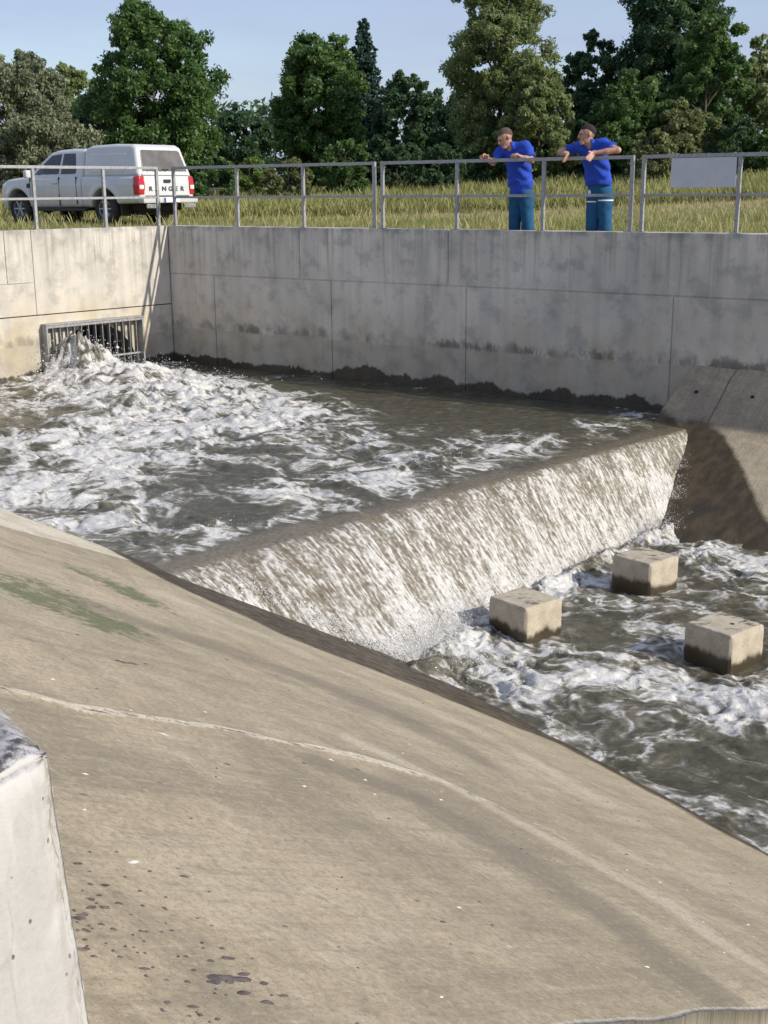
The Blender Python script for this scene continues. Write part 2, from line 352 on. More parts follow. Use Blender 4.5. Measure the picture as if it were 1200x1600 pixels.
pE = W(-19.4, 3.95, 0.0) - E1 * 0.2 - E2 * 0.2
pF = W(-1.30, near_s(-1.3) - 0.30, 0.0)
hole = [pA, pB, W(TD, bank_top_s(TD) + 21, 0), W(TD, bank_top_s(TD), 0), W(0.4, bank_top_s(0.4), 0), pF, pE]
hole = [Vector((p[0], p[1])) for p in hole]
def in_poly(x, y, poly):
    x = np.asarray(x); y = np.asarray(y); ins = np.zeros(x.shape, bool); n = len(poly)
    for i in range(n):
        ax, ay = poly[i][0], poly[i][1]; bx, by = poly[(i + 1) % n][0], poly[(i + 1) % n][1]
        c = ((ay > y) != (by > y)) & (x < (bx - ax) * (y - ay) / (by - ay + 1e-12) + ax); ins ^= c
    return ins
def ground_z(x, y):
    x = np.asarray(x, float); y = np.asarray(y, float)
    v = (x - P0[0]) * NB[0] + (y - P0[1]) * NB[1]             # distance behind the back wall
    v2 = (x - P0[0]) * NL[0] + (y - P0[1]) * NL[1]
    d = np.maximum(np.maximum(v, v2), 0)
    z = -0.46 + 0.26 * sst(0, 9, d) + 1.15 * sst(11, 34, d) + 0.9 * sst(60, 260, d)
    return z + 0.05 * fbm(x * 0.35, y * 0.35, 3, 5) * sst(0.6, 4, d)
ring = []
for R, n in ((30, 60), (38, 60), (48, 60), (62, 60), (90, 48), (150, 40), (300, 32), (900, 32), (2500, 32)):
    for i in range(n):
        a = 2 * math.pi * (i + 0.37 * (R % 7)) / n; ring.append(Vector((R * math.sin(a), 12 + R * math.cos(a))))
for gx in np.arange(-30, 31, 1.6):
    for gy in np.arange(2, 62, 1.6):
        ring.append(Vector((gx + rng.uniform(-.3, .3), gy + rng.uniform(-.3, .3))))
hv = [Vector(p) for p in hole]
inh = in_poly(np.array([p.x for p in ring]), np.array([p.y for p in ring]), hole)
ring = [p for p, i in zip(ring, inh) if not i]
pts = hv + ring
res = delaunay_2d_cdt(pts, [(i, (i + 1) % len(hv)) for i in range(len(hv))], [], 0, 1e-5)
gv = np.array([(p.x, p.y) for p in res[0]]); gf = [f for f in res[2]]
cen = np.array([gv[list(f)].mean(0) for f in gf]); keep = ~in_poly(cen[:, 0], cen[:, 1], hole)
gf = [tuple(f) for f, k in zip(gf, keep) if k]
gzv = ground_z(gv[:, 0], gv[:, 1])
def ground_mat():
    m = NM('meadow_soil'); v = m.pos(); n1 = m.noise(v, 0.35, 5, 0.6); n2 = m.noise(v, 3.0, 6, 0.65); n3 = m.noise(v, 30, 4, 0.7)
    c = m.mix(m.rng(n1, 0.4, 0.62), (0.20, 0.205, 0.075), (0.32, 0.28, 0.14))
    c = m.mix(m.mth('MULTIPLY', m.rng(n2, 0.45, 0.7), 0.5), c, (0.13, 0.145, 0.045))
    c = m.mix(m.mth('MULTIPLY', m.rng(n3, 0.5, 0.7), 0.5), c, (0.19, 0.16, 0.085))
    return m.fin(c, 0.95, m.bump(n3, 0.8, 0.05))
M_GROUND = ground_mat()
tag(mesh('ground', np.column_stack([gv, gzv]), gf, M_GROUND, smooth=True), kind='structure')

# ---------------------------------------------------------------- basin walls (panels between formwork joints)
def wall_thing(label, origin, dirv, outv, panels, length, mat, ztop=0.0, zbot=-4.2, gap=0.009, front=True, core=True, thick=WALL_T):
    rz = math.atan2(dirv[1], dirv[0])
    root = thing('concrete_wall', label, 'wall', tuple(origin), rz)
    sgn = 1.0 if (dirv[0] * outv[1] - dirv[1] * outv[0]) > 0 else -1.0       # local +y or -y is outward
    for (x0, x1, z0, z1) in panels:
        y0, y1 = (0.0, thick - 0.02)
        if sgn < 0: y0, y1 = -(thick - 0.02), 0.0
        b = MB().box(x0 + gap, x1 - gap, y0, y1, z1 + gap, z0 - (gap if z0 < ztop else 0.0), 0.007)
        b.build('panel', mat, root)
    if core:
        y0, y1 = (0.016, thick) if sgn > 0 else (-thick, -0.016)
        MB().box(-0.30, length - 0.004, y0, y1, zbot - 0.1, ztop - 0.008).build('wall_core', mat, root)
    return root, sgn
zj = -0.885
up = [0, 3.23, 6.33, 11.8, 16.2]; lw = [0, 1.14, 3.92, 6.68, 10.19, 13.4, 16.2]
pn = [(a, b, 0.0, zj) for a, b in zip(up, up[1:])] + [(a, b, zj, -4.2) for a, b in zip(lw, lw[1:])]
back_wall, _ = wall_thing('long grey concrete retaining wall behind the pool, with the railing and two men above', P0, DB, NB, pn, 16.2, M_BACK)

# left wall: holed lower pour round the outlet pipe
PIPE_D, PIPE_Z, PIPE_R = 1.78, -2.62, 0.93
LL = 11.4
left_panels = [(0, 2.93, 0.0, -1.46), (2.93, 3.45, 0.0, -0.9), (3.45, LL, 0.0, -0.9), (2.93, LL, -0.9, -1.46)]
left_wall, lsg = wall_thing('sunlit pale concrete wall with the barred pipe outlet', P0, DL, NL, left_panels, LL, M_LEFT, core=False)
def holed_panel(parent, x0, x1, z0, z1, cx, cz, r, y0, y1, mat, name='panel'):
    n = 48; bx = [Vector((x0, z0)), Vector((x1, z0)), Vector((x1, z1)), Vector((x0, z1))]
    ci = [Vector((cx + r * math.cos(2 * math.pi * i / n), cz + r * math.sin(2 * math.pi * i / n))) for i in range(n)]
    pts = bx + ci; ed = [(i, (i + 1) % 4) for i in range(4)] + [(4 + i, 4 + (i + 1) % n) for i in range(n)]
    o = delaunay_2d_cdt(pts, ed, [], 0, 1e-6); V2 = [(p.x, p.y) for p in o[0]]
    F2 = [tuple(f) for f in o[2] if math.hypot(sum(V2[i][0] for i in f) / 3 - cx, sum(V2[i][1] for i in f) / 3 - cz) > r * 0.985]
    N = len(V2); V = [(a, y0, b) for a, b in V2] + [(a, y1, b) for a, b in V2]; F = [f for f in F2] + [tuple(i + N for i in f[::-1]) for f in F2]
    F += [(i, (i + 1) % 4, N + (i + 1) % 4, N + i) for i in range(4)]
    return mesh(name, V, F, mat, parent)
ys = (0.0, -(WALL_T)) if lsg < 0 else (0.0, WALL_T)
holed_panel(left_wall, 0.009, LL, -4.2, -1.469, PIPE_D, PIPE_Z, PIPE_R, ys[0], ys[1], M_LEFT)
o_ = 0.016 * lsg
MB().box(0.004, LL - 0.004, min(o_, WALL_T * lsg), max(o_, WALL_T * lsg), -1.45, -0.008).build('wall_core', M_LEFT, left_wall)
# concrete pipe running back into the bank
pp = MB(); n = 48
V = []; F = []
for k, (yy, rad) in enumerate(((WALL_T * lsg * 0.03, PIPE_R - 0.004), (3.5 * lsg, PIPE_R - 0.004), (3.5 * lsg, PIPE_R + 0.12), (WALL_T * lsg * 1.02, PIPE_R + 0.12))):
    for i in range(n): V.append((PIPE_D + rad * math.cos(2 * math.pi * i / n), yy, PIPE_Z + rad * math.sin(2 * math.pi * i / n)))
for k in range(3):
    for i in range(n): F.append((k * n + i, k * n + (i + 1) % n, (k + 1) * n + (i + 1) % n, (k + 1) * n + i))
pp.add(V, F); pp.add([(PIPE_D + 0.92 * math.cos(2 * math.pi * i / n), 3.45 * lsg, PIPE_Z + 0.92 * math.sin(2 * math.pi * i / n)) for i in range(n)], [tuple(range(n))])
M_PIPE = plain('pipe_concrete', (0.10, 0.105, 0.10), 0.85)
pp.build('outlet_pipe', M_PIPE, left_wall)

# near wing wall (its end face shows bottom left) and the rest of its run upstream
nw_dir = np.array([*(W(-19.4, near_s(-19.4), 0) - W(-1.256, near_s(-1.256), 0))[:2], 0]); nwl = np.linalg.norm(nw_dir); nw_dir /= nwl
NWO = W(-1.256, near_s(-1.256), -0.05); NWN = np.array([nw_dir[1], -nw_dir[0], 0.0])
if NWN @ E2 > 0: NWN = -NWN                                         # outward = away from the channel
root = thing('wing_wall', 'near wing wall end with pale pitted face and blackened top', 'wall', tuple(NWO), math.atan2(nw_dir[1], nw_dir[0]))
sg = 1.0 if (nw_dir[0] * NWN[1] - nw_dir[1] * NWN[0]) > 0 else -1.0
# end block: dense, chipped arrises (local x runs upstream, y outward)
def chipped_block(name, x0, x1, y0, y1, z0, z1, n, mat, parent, amp=0.004, ch=0.012, seed=3, skew=0.0, batter=0.0):
    bm = bmesh.new(); bmesh.ops.create_cube(bm, size=1.0)
    for v in bm.verts: v.co = Vector((x0 + (v.co.x + .5) * (x1 - x0), y0 + (v.co.y + .5) * (y1 - y0), z0 + (v.co.z + .5) * (z1 - z0)))
    bmesh.ops.subdivide_edges(bm, edges=bm.edges[:], cuts=n, use_grid_fill=True)
    co = np.array([v.co[:] for v in bm.verts])
    dx = np.minimum(co[:, 0] - x0, x1 - co[:, 0]); dy = np.minimum(co[:, 1] - y0, y1 - co[:, 1]); dz = np.minimum(co[:, 2] - z0, z1 - co[:, 2])
    dd = np.sort(np.stack([dx, dy, dz], 1), 1)
    near_edge = dd[:, 1]                                     # distance to the nearest arris
    nz = fbm(co[:, 0] * 14 + co[:, 1] * 9, co[:, 2] * 14 + co[:, 1] * 11, 4, seed)
    k = np.clip(1 - near_edge / (ch * (1.3 + 1.6 * nz)), 0, 1) * ch * 0.7
    cx_, cy_, cz_ = (x0 + x1) / 2, (y0 + y1) / 2, (z0 + z1) / 2
    d = np.stack([np.sign(cx_ - co[:, 0]) * (dx < 1e-6), np.sign(cy_ - co[:, 1]) * (dy < 1e-6), np.sign(cz_ - co[:, 2]) * (dz < 1e-6)], 1)
    wob = amp * fbm(co[:, 0] * 5 + co[:, 1] * 3, co[:, 2] * 5 - co[:, 1] * 4, 4, seed + 5)
    co = co + d * (k + np.abs(wob))[:, None]
    co[:, 0] -= skew * np.abs(co[:, 1]); co[:, 1] += batter * co[:, 2]
    bm.verts.index_update(); F = [tuple(v.index for v in f.verts) for f in bm.faces]; bm.free()
    return mesh(name, co, F, mat, parent, smooth=True)
y0, y1 = (0.0, 0.34) if sg > 0 else (-0.34, 0.0)
chipped_block('end_block', 0.0, 0.9, y0, y1, -1.2, 0.0, 90, M_NEAR, root, 0.006, 0.026, skew=0.45, batter=0.065 * sg)
xs = list(np.linspace(1.1, nwl, 8))
for a, b in zip(xs, xs[1:]): MB().box(a + 0.006, b - 0.006, y0, y1, -4.2, 0.0, 0.012).build('panel', M_NEAR, root)
MB().box(0.905, 1.094, y0, y1, -1.4, 0.0, 0.012).build('panel', M_NEAR, root)
# ---------------------------------------------------------------- water surface profile
def face_base_t(s): return np.interp(s, [5, 7.0, 7.7, 8.6, 9.9, 11.0, 12.5, 14.0, 16], [-7.0, -7.02, -7.08, -7.36, -7.58, -7.72, -7.84, -7.88, -7.9])
T_CREST = -8.55
def water_base(t, s):
    bt = face_base_t(s); u = (t - T_CREST) / (bt - T_CREST)
    up_ = -2.57 - 0.05 * sst(-9.4, T_CREST, t)
    g = (np.sqrt(np.clip(u, 0, 1) ** 2 + 0.075) - 0.27386) / (math.sqrt(1.075) - 0.27386)
    return np.where(u <= 0, up_, -2.62 - 1.0 * np.where(u < 1, g, 1.0)), u

def pdist(t, s, P):
    """distance from (t,s) to a polyline and parameter along it"""
    d = np.full(np.shape(t), 1e9); par = np.zeros(np.shape(t)); acc = 0
    for (a, b), (c, e) in zip(P, P[1:]):
        L2 = (c - a) ** 2 + (e - b) ** 2; k = np.clip(((t - a) * (c - a) + (s - b) * (e - b)) / L2, 0, 1)
        q = np.hypot(t - a - k * (c - a), s - b - k * (e - b)); m_ = q < d
        d = np.where(m_, q, d); par = np.where(m_, acc + k * math.sqrt(L2), par); acc += math.sqrt(L2)
    return d, par
def grid_faces(nu, nv):
    i = np.arange(nu - 1)[:, None] * nv + np.arange(nv - 1)[None]
    return np.stack([i, i + nv, i + nv + 1, i + 1], -1).reshape(-1, 4)

# ---------------------------------------------------------------- near bank slab
NU, NV = 420, 330
sv_ = np.linspace(0, 1, NV); uv_ = np.linspace(0, 1, NU)
S_HI = 9.2
U_, V_ = np.meshgrid(uv_, sv_, indexing='ij')
S_ = 0.45 + V_ * (S_HI - 0.45)
t_edge = np.where(S_ < 6.02, -8.77 - 0.69 * (6.02 - S_), -8.77)
t_end = -1.49 + 0.05 * fbm(S_ * 2.1, S_ * 0 + 3.1, 3, 21) - 0.02
T_ = t_edge + U_ ** 1.0 * (t_end - t_edge)
JP = [(-3.80, 0.3), (-3.76, 1.0), (-3.746, 1.92), (-3.66, 2.19), (-3.71, 2.89), (-3.645, 3.59), (-3.47, 4.02), (-3.05, 4.23), (-2.47, 4.16), (-1.81, 4.05), (-1.3, 3.98)]
wob = 0.040 * fbm(T_ * 3, S_ * 3, 6, 31, 0.65)
dj, pj = pdist(T_ + wob, S_ + wob * 0.8, JP)
fade = 1 - 0.55 * sst(3.4, 4.6, pj)
jw = 0.042 * (0.3 + 1.5 * np.clip(fbm(pj * 1.6, pj * 0 + 1, 3, 41) + .5, 0, 1))
joint = np.exp(-(dj / jw) ** 2) * fade
crack = np.exp(-((dj - 0.012 * fbm(pj * 5, pj * 0, 2, 43)) / 0.011) ** 2) * (0.35 + 0.65 * (fbm(pj * 2.5, pj * 0 + 7, 3, 47) > -0.1)) * fade
JE = np.exp(-((T_ - t_end) / 0.028) ** 2)
def soft_line(P, w): return np.exp(-(pdist(T_ + 0.10 * fbm(T_ * 1.1, S_ * 1.1, 3, 35), S_ + 0.10 * fbm(T_ * 1.1, S_ * 1.1, 3, 36), P)[0] / w) ** 2)
stain = np.maximum(soft_line([(-5.9, 3.6), (-5.61, 4.28), (-5.29, 4.61), (-4.8, 4.96), (-4.1, 5.05)], 0.26), soft_line([(-3.45, 3.2), (-3.21, 3.5), (-2.8, 3.49), (-2.3, 3.4), (-1.79, 3.23), (-1.4, 3.12)], 0.17))
wash = np.maximum(soft_line([(-3.93, 3.87), (-3.47, 4.05), (-2.88, 4.05), (-2.33, 3.97), (-1.86, 3.88), (-1.4, 3.8)], 0.12), 0.8 * soft_line([(-7.09, 5.02), (-6.43, 5.31), (-5.66, 5.59), (-4.72, 5.86), (-3.69, 5.76)], 0.24))
Z_ = bank_z(T_, S_) + 0.014 * fbm(T_ * 0.8, S_ * 0.8, 4, 51) + 0.004 * fbm(T_ * 4, S_ * 4, 4, 53) + 0.012 * joint - 0.012 * crack - 0.03 * sst(3.9, 4.6, S_) * sst(-5, -3, T_)
zw, _u = water_base(T_, S_); hh = Z_ - zw
s_k = np.interp(T_, [-9.6, -8.9, -8.23, -7.88, -7.42, -6.84, -6.48, -6.07, -5.58, -5.0, -4.5, -3.0, -1.4], [5.7, 5.75, 5.60, 5.62, 5.72, 5.82, 6.02, 6.32, 6.72, 7.10, 7.02, 6.72, 6.4])
wetv = np.clip(0.5 + (S_ - s_k + 0.14 * fbm(T_ * 1.6, S_ * 1.6, 4, 61)) / 0.5, 0, 1)
pale = np.clip(0.5 + ((-8.50 + 0.153 * (5.6 - S_)) - T_) / 0.12, 0, 1) * (S_ < 5.75)
pale = np.maximum(pale, JE * 0.9)
algae = (np.exp(-(((T_ + 6.9) / 0.7) ** 2 + ((S_ - 4.45) / 0.34) ** 2)) + 1.1 * np.exp(-(((T_ + 5.7) / 0.75) ** 2 + ((S_ - 3.35) / 0.55) ** 2)) + 0.7 * np.exp(-(((T_ + 3.62) / 0.10) ** 2 + ((S_ - 1.75) / 0.35) ** 2)))
algae = np.clip(algae * (0.75 + 0.5 * fbm(T_ * 2.5, S_ * 2.5, 3, 71)), 0, 1)
VV = W(T_, S_, Z_).reshape(-1, 3)
ats = dict(ts=np.stack([T_, S_, Z_], -1).reshape(-1, 3), joint=(np.maximum(joint, 0)).ravel(), crack=crack.ravel(), pale=pale.ravel(), algae=algae.ravel(), wet=wetv.ravel(), stain=stain.ravel(), wash=wash.ravel())
# skirt at both ends so the slab has thickness
FF = grid_faces(NU, NV)
def skirt(VV, FF, ats, idx, drop):
    b = len(VV); k = len(idx); low = VV[idx] - np.array([0, 0, drop]); VV = np.vstack([VV, low])
    q = np.arange(k - 1); FF = np.vstack([FF, np.stack([idx[:-1], idx[1:], b + q + 1, b + q], -1)])
    return VV, FF, {a: np.concatenate([v, v[idx]]) for a, v in ats.items()}
VV, FF, ats = skirt(VV, FF, ats, np.arange(NV), 1.6)
VV, FF, ats = skirt(VV, FF, ats, (NU - 1) * NV + np.arange(NV), 0.22)
near_bank = mesh('paved_bank', VV, FF, M_SLAB, smooth=True, attrs=ats); tag(near_bank, kind='structure')

# droppings, tar specks and leaf bits lying on the paving (too many and small to count)
def splat_mesh(specs, zfun, lift=0.002):
    V = []; F = []
    for (t, s, rt, rs, ang) in specs:
        n = 9; b = len(V); ca, sa = math.cos(ang), math.sin(ang); z0 = zfun(t, s)
        V.append((t, s, z0 + lift + 0.0025))
        for i in range(n):
            a = 2 * math.pi * i / n; r = 0.65 + 0.55 * random.random(); x = rt * r * math.cos(a); y = rs * r * math.sin(a)
            tt, ss = t + x * ca - y * sa, s + x * sa + y * ca; V.append((tt, ss, zfun(tt, ss) + lift - 0.0015))
        F += [(b, b + 1 + i, b + 1 + (i + 1) % n) for i in range(n)]
    a = np.array(V); return W(a[:, 0], a[:, 1], a[:, 2]), F
def nb_z(t, s):
    return float(bank_z(t, s) + 0.014 * fbm(np.array([t * 0.8]), np.array([s * 0.8]), 4, 51)[0] + 0.004 * fbm(np.array([t * 4.]), np.array([s * 4.]), 4, 53)[0] - 0.03 * sst(3.9, 4.6, s) * sst(-5, -3, t))
random.seed(5)
dk = []
for i in range(120):                                              # cluster beside the wing wall
    t = random.gauss(-2.02, 0.26); s = 1.12 + abs(random.gauss(0, 0.20)); r = 0.0025 + 0.0065 * random.random() ** 2.4
    if s < near_s(t) + 0.06: continue
    dk.append((t, s, r, r * random.uniform(1.2, 2.4), random.uniform(-.3, .3)))
for i in range(90):
    t = random.uniform(-8, -1.6); s = random.uniform(1.3, 6); r = 0.003 + 0.006 * random.random() ** 2
    if bank_z(t, s) > water_base(np.array(t), np.array(s))[0] + 0.25 and s > near_s(t) + .1: dk.append((t, s, r, r * random.uniform(1.2, 2.6), random.uniform(-.3, .3)))
for (t, s, r) in ((-1.80, 1.36, 0.022), (-1.79, 1.40, 0.018), (-1.81, 1.43, 0.012), (-1.785, 1.33, 0.012), (-1.70, 1.40, 0.012), (-1.72, 1.46, 0.010), (-1.74, 1.37, 0.012), (-4.55, 2.95, 0.03), (-4.56, 3.02, 0.022), (-2.45, 1.30, 0.012), (-2.05, 1.18, 0.013)):
    dk.append((t, s, r * 0.72, r * 1.5, random.uniform(-.2, .2)))
V, F = splat_mesh(dk, nb_z); M_SPK = plain('dark_specks', (0.085, 0.070, 0.066), 0.8, var=0.4, scale=40)
tag(mesh('dark_specks', V, F, M_SPK, near_bank), kind='stuff')
lt = []
for i in range(30):
    t = random.uniform(-4.2, -1.6); s = random.uniform(1.3, 4.6); r = 0.003 + 0.006 * random.random()
    if s > near_s(t) + .1: lt.append((t, s, r, r * random.uniform(1.0, 2.6), random.uniform(-.5, .5)))
V, F = splat_mesh(lt, nb_z); M_DRP = plain('pale_droppings', (0.58, 0.55, 0.49), 0.8, scale=40)
tag(mesh('pale_droppings', V, F, M_DRP, near_bank), kind='stuff')

# earth shoulder downstream of the slab
tt = np.concatenate([np.arange(-1.62, 3, 0.06), np.linspace(3, TD, 40)]); ss = np.concatenate([np.linspace(-14, -1, 14), np.linspace(-0.9, 9.2, 90)])
Tg, Sg = np.meshgrid(tt, ss, indexing='ij'); top = bank_top_s(Tg)
Zg = np.minimum(bank_z(Tg, Sg), -0.46) - 0.075 + 0.05 * fbm(Tg * 1.3, Sg * 1.3, 4, 81) * sst(-1.3, -0.5, Tg) + 0.02 * fbm(Tg * 7, Sg * 7, 3, 83)
Fg = grid_faces(len(tt), len(ss)); Sc = Sg.ravel()[Fg].mean(1); tc_ = top.ravel()[Fg].mean(1); Tc = Tg.ravel()[Fg].mean(1)
keepf = (Sc > tc_ - 0.8) & ((Tc > -1.2) | (Sc > near_s(Tc) - 0.25))
m = NM('gravel_earth'); v = m.pos(); g1 = m.vor(v, 38, out='Color'); g2 = m.noise(v, 9, 5, 0.65); g3 = m.vor(v, 38)
c = m.mix(0.5, m.mix(m.rng(g2, .35, .65), (0.22, 0.18, 0.12), (0.11, 0.10, 0.05)), m.mix(0.85, g1, (0.2, 0.18, 0.14)))
M_EARTH = m.fin(c, 0.95, m.bump(g3, 0.8, 0.02))
tag(mesh('earth_bank', W(Tg, Sg, Zg).reshape(-1, 3), Fg[keepf], M_EARTH, smooth=True), kind='structure')

# ---------------------------------------------------------------- far bank slab
def wall_s(t): return 15.784 + 0.1392 * (t + 7.966)
tt = np.concatenate([np.arange(0, 4.2, 0.022), np.arange(4.2, 14, 0.12), np.linspace(14, TD + 9, 30)]); qq = np.linspace(-0.03, 4.6, 190)
Tg, Q = np.meshgrid(tt, qq, indexing='ij')
prof = np.interp(Q, [-0.1, 0, 0.78, 2.60, 4.5], [-1.78, -1.85, -2.60, -3.60, -4.62])
prof = prof + 0.02 * fbm(Tg, Q, 3, 91)
Tt = Tg - 8.90 - 0.20 * np.clip(Q, 0, 1.5)
Sg = wall_s(Tt) - Q; Zg = prof + 0.004 * fbm(Tt * 4, Sg * 4, 4, 93)
sb = np.interp(Tt, [-9.1, -8.73, -8.34, -7.95, -7.4, -6.93, -6.45, -6.1, -5.5], [15.02, 14.98, 15.02, 14.94, 14.44, 13.98, 13.56, 13.30, 13.22])
wetv = np.clip(0.5 + (sb - Sg + 0.12 * fbm(Tt * 2.6, Sg * 2.6, 5, 95)) / 0.5, 0, 1)
dj2 = np.abs(Tt + 8.28 + 0.02 * fbm(Sg * 3, Sg * 0, 3, 96)) + 10 * (Q > 0.75)
dj3 = np.abs(Tt + 4.7)
crack = np.exp(-(np.minimum(dj2, dj3) / 0.016) ** 2)
Zg = Zg - 0.012 * crack
VV = W(Tt, Sg, Zg).reshape(-1, 3); z0 = np.zeros(Tt.size)
ats = dict(ts=np.stack([Tt + 20, Sg, Zg], -1).reshape(-1, 3), joint=z0, crack=crack.ravel(), pale=z0, algae=z0, wet=wetv.ravel(), stain=z0, wash=z0)
FF = grid_faces(len(tt), len(qq)); VV, FF, ats = skirt(VV, FF, ats, np.arange(len(qq)), 1.5)
far_bank = mesh('far_paved_bank', VV, FF, M_SLAB, smooth=True, attrs=ats); tag(far_bank, kind='structure')
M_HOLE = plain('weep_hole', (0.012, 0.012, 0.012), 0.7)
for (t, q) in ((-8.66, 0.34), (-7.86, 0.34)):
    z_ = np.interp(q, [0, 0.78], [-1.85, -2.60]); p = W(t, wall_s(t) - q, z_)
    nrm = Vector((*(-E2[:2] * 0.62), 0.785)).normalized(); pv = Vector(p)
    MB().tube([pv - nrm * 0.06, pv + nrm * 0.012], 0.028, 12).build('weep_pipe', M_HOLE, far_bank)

# ---------------------------------------------------------------- water
tw = np.concatenate([np.arange(-19.7, -9.3, 0.03), np.arange(-9.3, -6.8, 0.0125), np.arange(-6.8, -2.8, 0.02), np.linspace(-2.8, 4, 90), np.linspace(4.5, TD, 40)])
sw = np.concatenate([np.linspace(2.2, 5.6, 35), np.arange(5.68, 15.95, 0.0205)])
Tw, Sw = np.meshgrid(tw, sw, indexing='ij')
Zb, Uf = water_base(Tw, Sw)
white_up = [(-19.1, 12.2, 1.2, 1.2), (-17.6, 12.0, 1.5, 1.1), (-16.06, 11.46, 1.5, 0.9), (-14.6, 11.0, 1.3, 0.7), (-13.66, 10.6, 1.1, 0.6), (-14.03, 8.44, 1.1, 0.45), (-12.27, 8.42, 0.9, 0.45), (-13.43, 11.6, 0.9, 0.4),
            (-11.4, 10.8, 0.8, 0.4), (-12, 6.9, 0.8, 0.45), (-10.4, 6.8, 0.6, 0.5), (-9.1, 7.0, 0.42, 0.65), (-9.7, 8.7, 0.6, 0.5), (-9.5, 9.7, 0.5, 0.5), (-9.7, 10.8, 0.6, 0.55), (-9.55, 11.7, 0.5, 0.4), (-9.5, 12.65, 0.4, 0.4), (-9.5, 14.1, 0.32, 0.35), (-9.5, 15.0, 0.3, 0.3)]
dark_up = [(-18.3, 14.2, 0.55, 0.7), (-17.2, 14.1, 0.7, 0.8), (-15.3, 13.9, 1.1, 0.6), (-13.2, 14.0, 1.2, 0.5), (-11.8, 14.4, 1.2, 0.4), (-10.6, 14.7, 0.9, 0.35), (-11.5, 12.7, 0.8, 0.35), (-10.5, 13.5, 0.6, 0.3), (-11.0, 8.2, 0.6, 0.3), (-9.75, 7.8, 0.4, 0.3), (-16.7, 9.0, 1.2, 0.3)]
D = 0.20 + 0.22 * sst(-9.5, -13, Tw) + 0.10 * sst(13, 9, Sw)
for (a, b, r, w_) in white_up: D = D + 1.15 * w_ * np.exp(-((Tw - a) ** 2 + (Sw - b) ** 2) / r ** 2)
for (a, b, r, w_) in dark_up: D = D - w_ * np.exp(-((Tw - a) ** 2 + (Sw - b) ** 2) / r ** 2)
white_lo = [(-7.75, 13.4, 0.35, 0.9), (-7.35, 8.3, 0.5, 1.0), (-7.5, 9.4, 0.35, 0.55), (-7.6, 10.8, 0.35, 0.45), (-8.0, 12.7, 0.45, 0.8), (-7.6, 13.0, 0.4, 0.5), (-6.73, 7.9, 0.5, 0.9), (-6.05, 8.15, 0.5, 0.7), (-5.75, 8.8, 0.4, 0.55), (-5.0, 9.0, 0.4, 0.5), (-4.35, 8.9, 0.5, 0.5), (-6.97, 12.7, 0.4, 0.5), (-6.3, 12.3, 0.45, 0.4), (-5.9, 12.5, 0.4, 0.4), (-6.1, 7.6, 0.3, 0.35), (-4.0, 7.05, 0.25, 0.3), (-7.25, 10.1, 0.2, 0.4), (-6.9, 10.3, 0.2, 0.2), (-7.22, 9.1, 0.22, 0.6), (-7.12, 11.1, 0.24, 0.6), (-5.42, 9.72, 0.18, 0.5), (-6.6, 9.45, 0.14, 0.35), (-6.5, 11.5, 0.14, 0.35), (-4.8, 10.1, 0.14, 0.35), (-6.45, 8.85, 0.14, 0.35), (-4.75, 9.4, 0.14, 0.3)]
dark_lo = [(-6.5, 9.9, 0.4, 0.15), (-4.7, 7.7, 0.6, 0.15), (-3.9, 7.5, 0.6, 0.2), (-5.6, 11.2, 0.6, 0.1)]
Dl = np.full(Tw.shape, 0.27)
for (a, b, r, w_) in white_lo: Dl = Dl + w_ * np.exp(-((Tw - a) ** 2 + (Sw - b) ** 2) / r ** 2)
for (a, b, r, w_) in dark_lo: Dl = Dl - w_ * np.exp(-((Tw - a) ** 2 + (Sw - b) ** 2) / r ** 2)
Dl = Dl * sst(3.0, -3.0, Tw) + 0.08
lower = sst(0.9, 1.15, Uf); onface = sst(0.0, 0.12, Uf) * (1 - lower)
D = np.clip(D * (1 - sst(-8.90, -8.62, Tw + 0.22 * fbm(Tw * 1.2, Sw * 1.2, 3, 140))), 0, 1.1) * (1 - lower) + np.clip(Dl, 0, 1.1) * lower
# swirling pattern, drawn out along the current
wx = Tw + 0.55 * fbm(Tw * 0.7, Sw * 0.7, 3, 101) + 0.16 * fbm(Tw * 2.4, Sw * 2.4, 3, 102); wy = Sw + 0.55 * fbm(Tw * 0.7, Sw * 0.7, 3, 103) + 0.16 * fbm(Tw * 2.4, Sw * 2.4, 3, 104)
R1 = ridge(wx * 0.9, wy * 1.5, 5, 111, 0.62); R2 = ridge(wx * 3.1, wy * 4.2, 4, 117, 0.6)
B1 = fbm(wx * 0.8, wy * 1.1, 4, 119)
R3 = ridge(wx * 7.5, wy * 9.5, 3, 118, 0.6)
pat = 0.50 * R1 + 0.34 * R2 + 0.24 * R3 + 0.12 * B1
pm, ps = float(pat.mean()), float(pat.std())
pat = (pat - pm) / ps                                         # ~N(0,1)
th = np.interp(D, [0, 0.1, 0.3, 0.6, 0.9, 1.2], [2.3, 1.35, 0.3, -0.45, -1.1, -1.8])
foam = np.clip((pat - th) / 3.2 + 0.33, 0, 1)
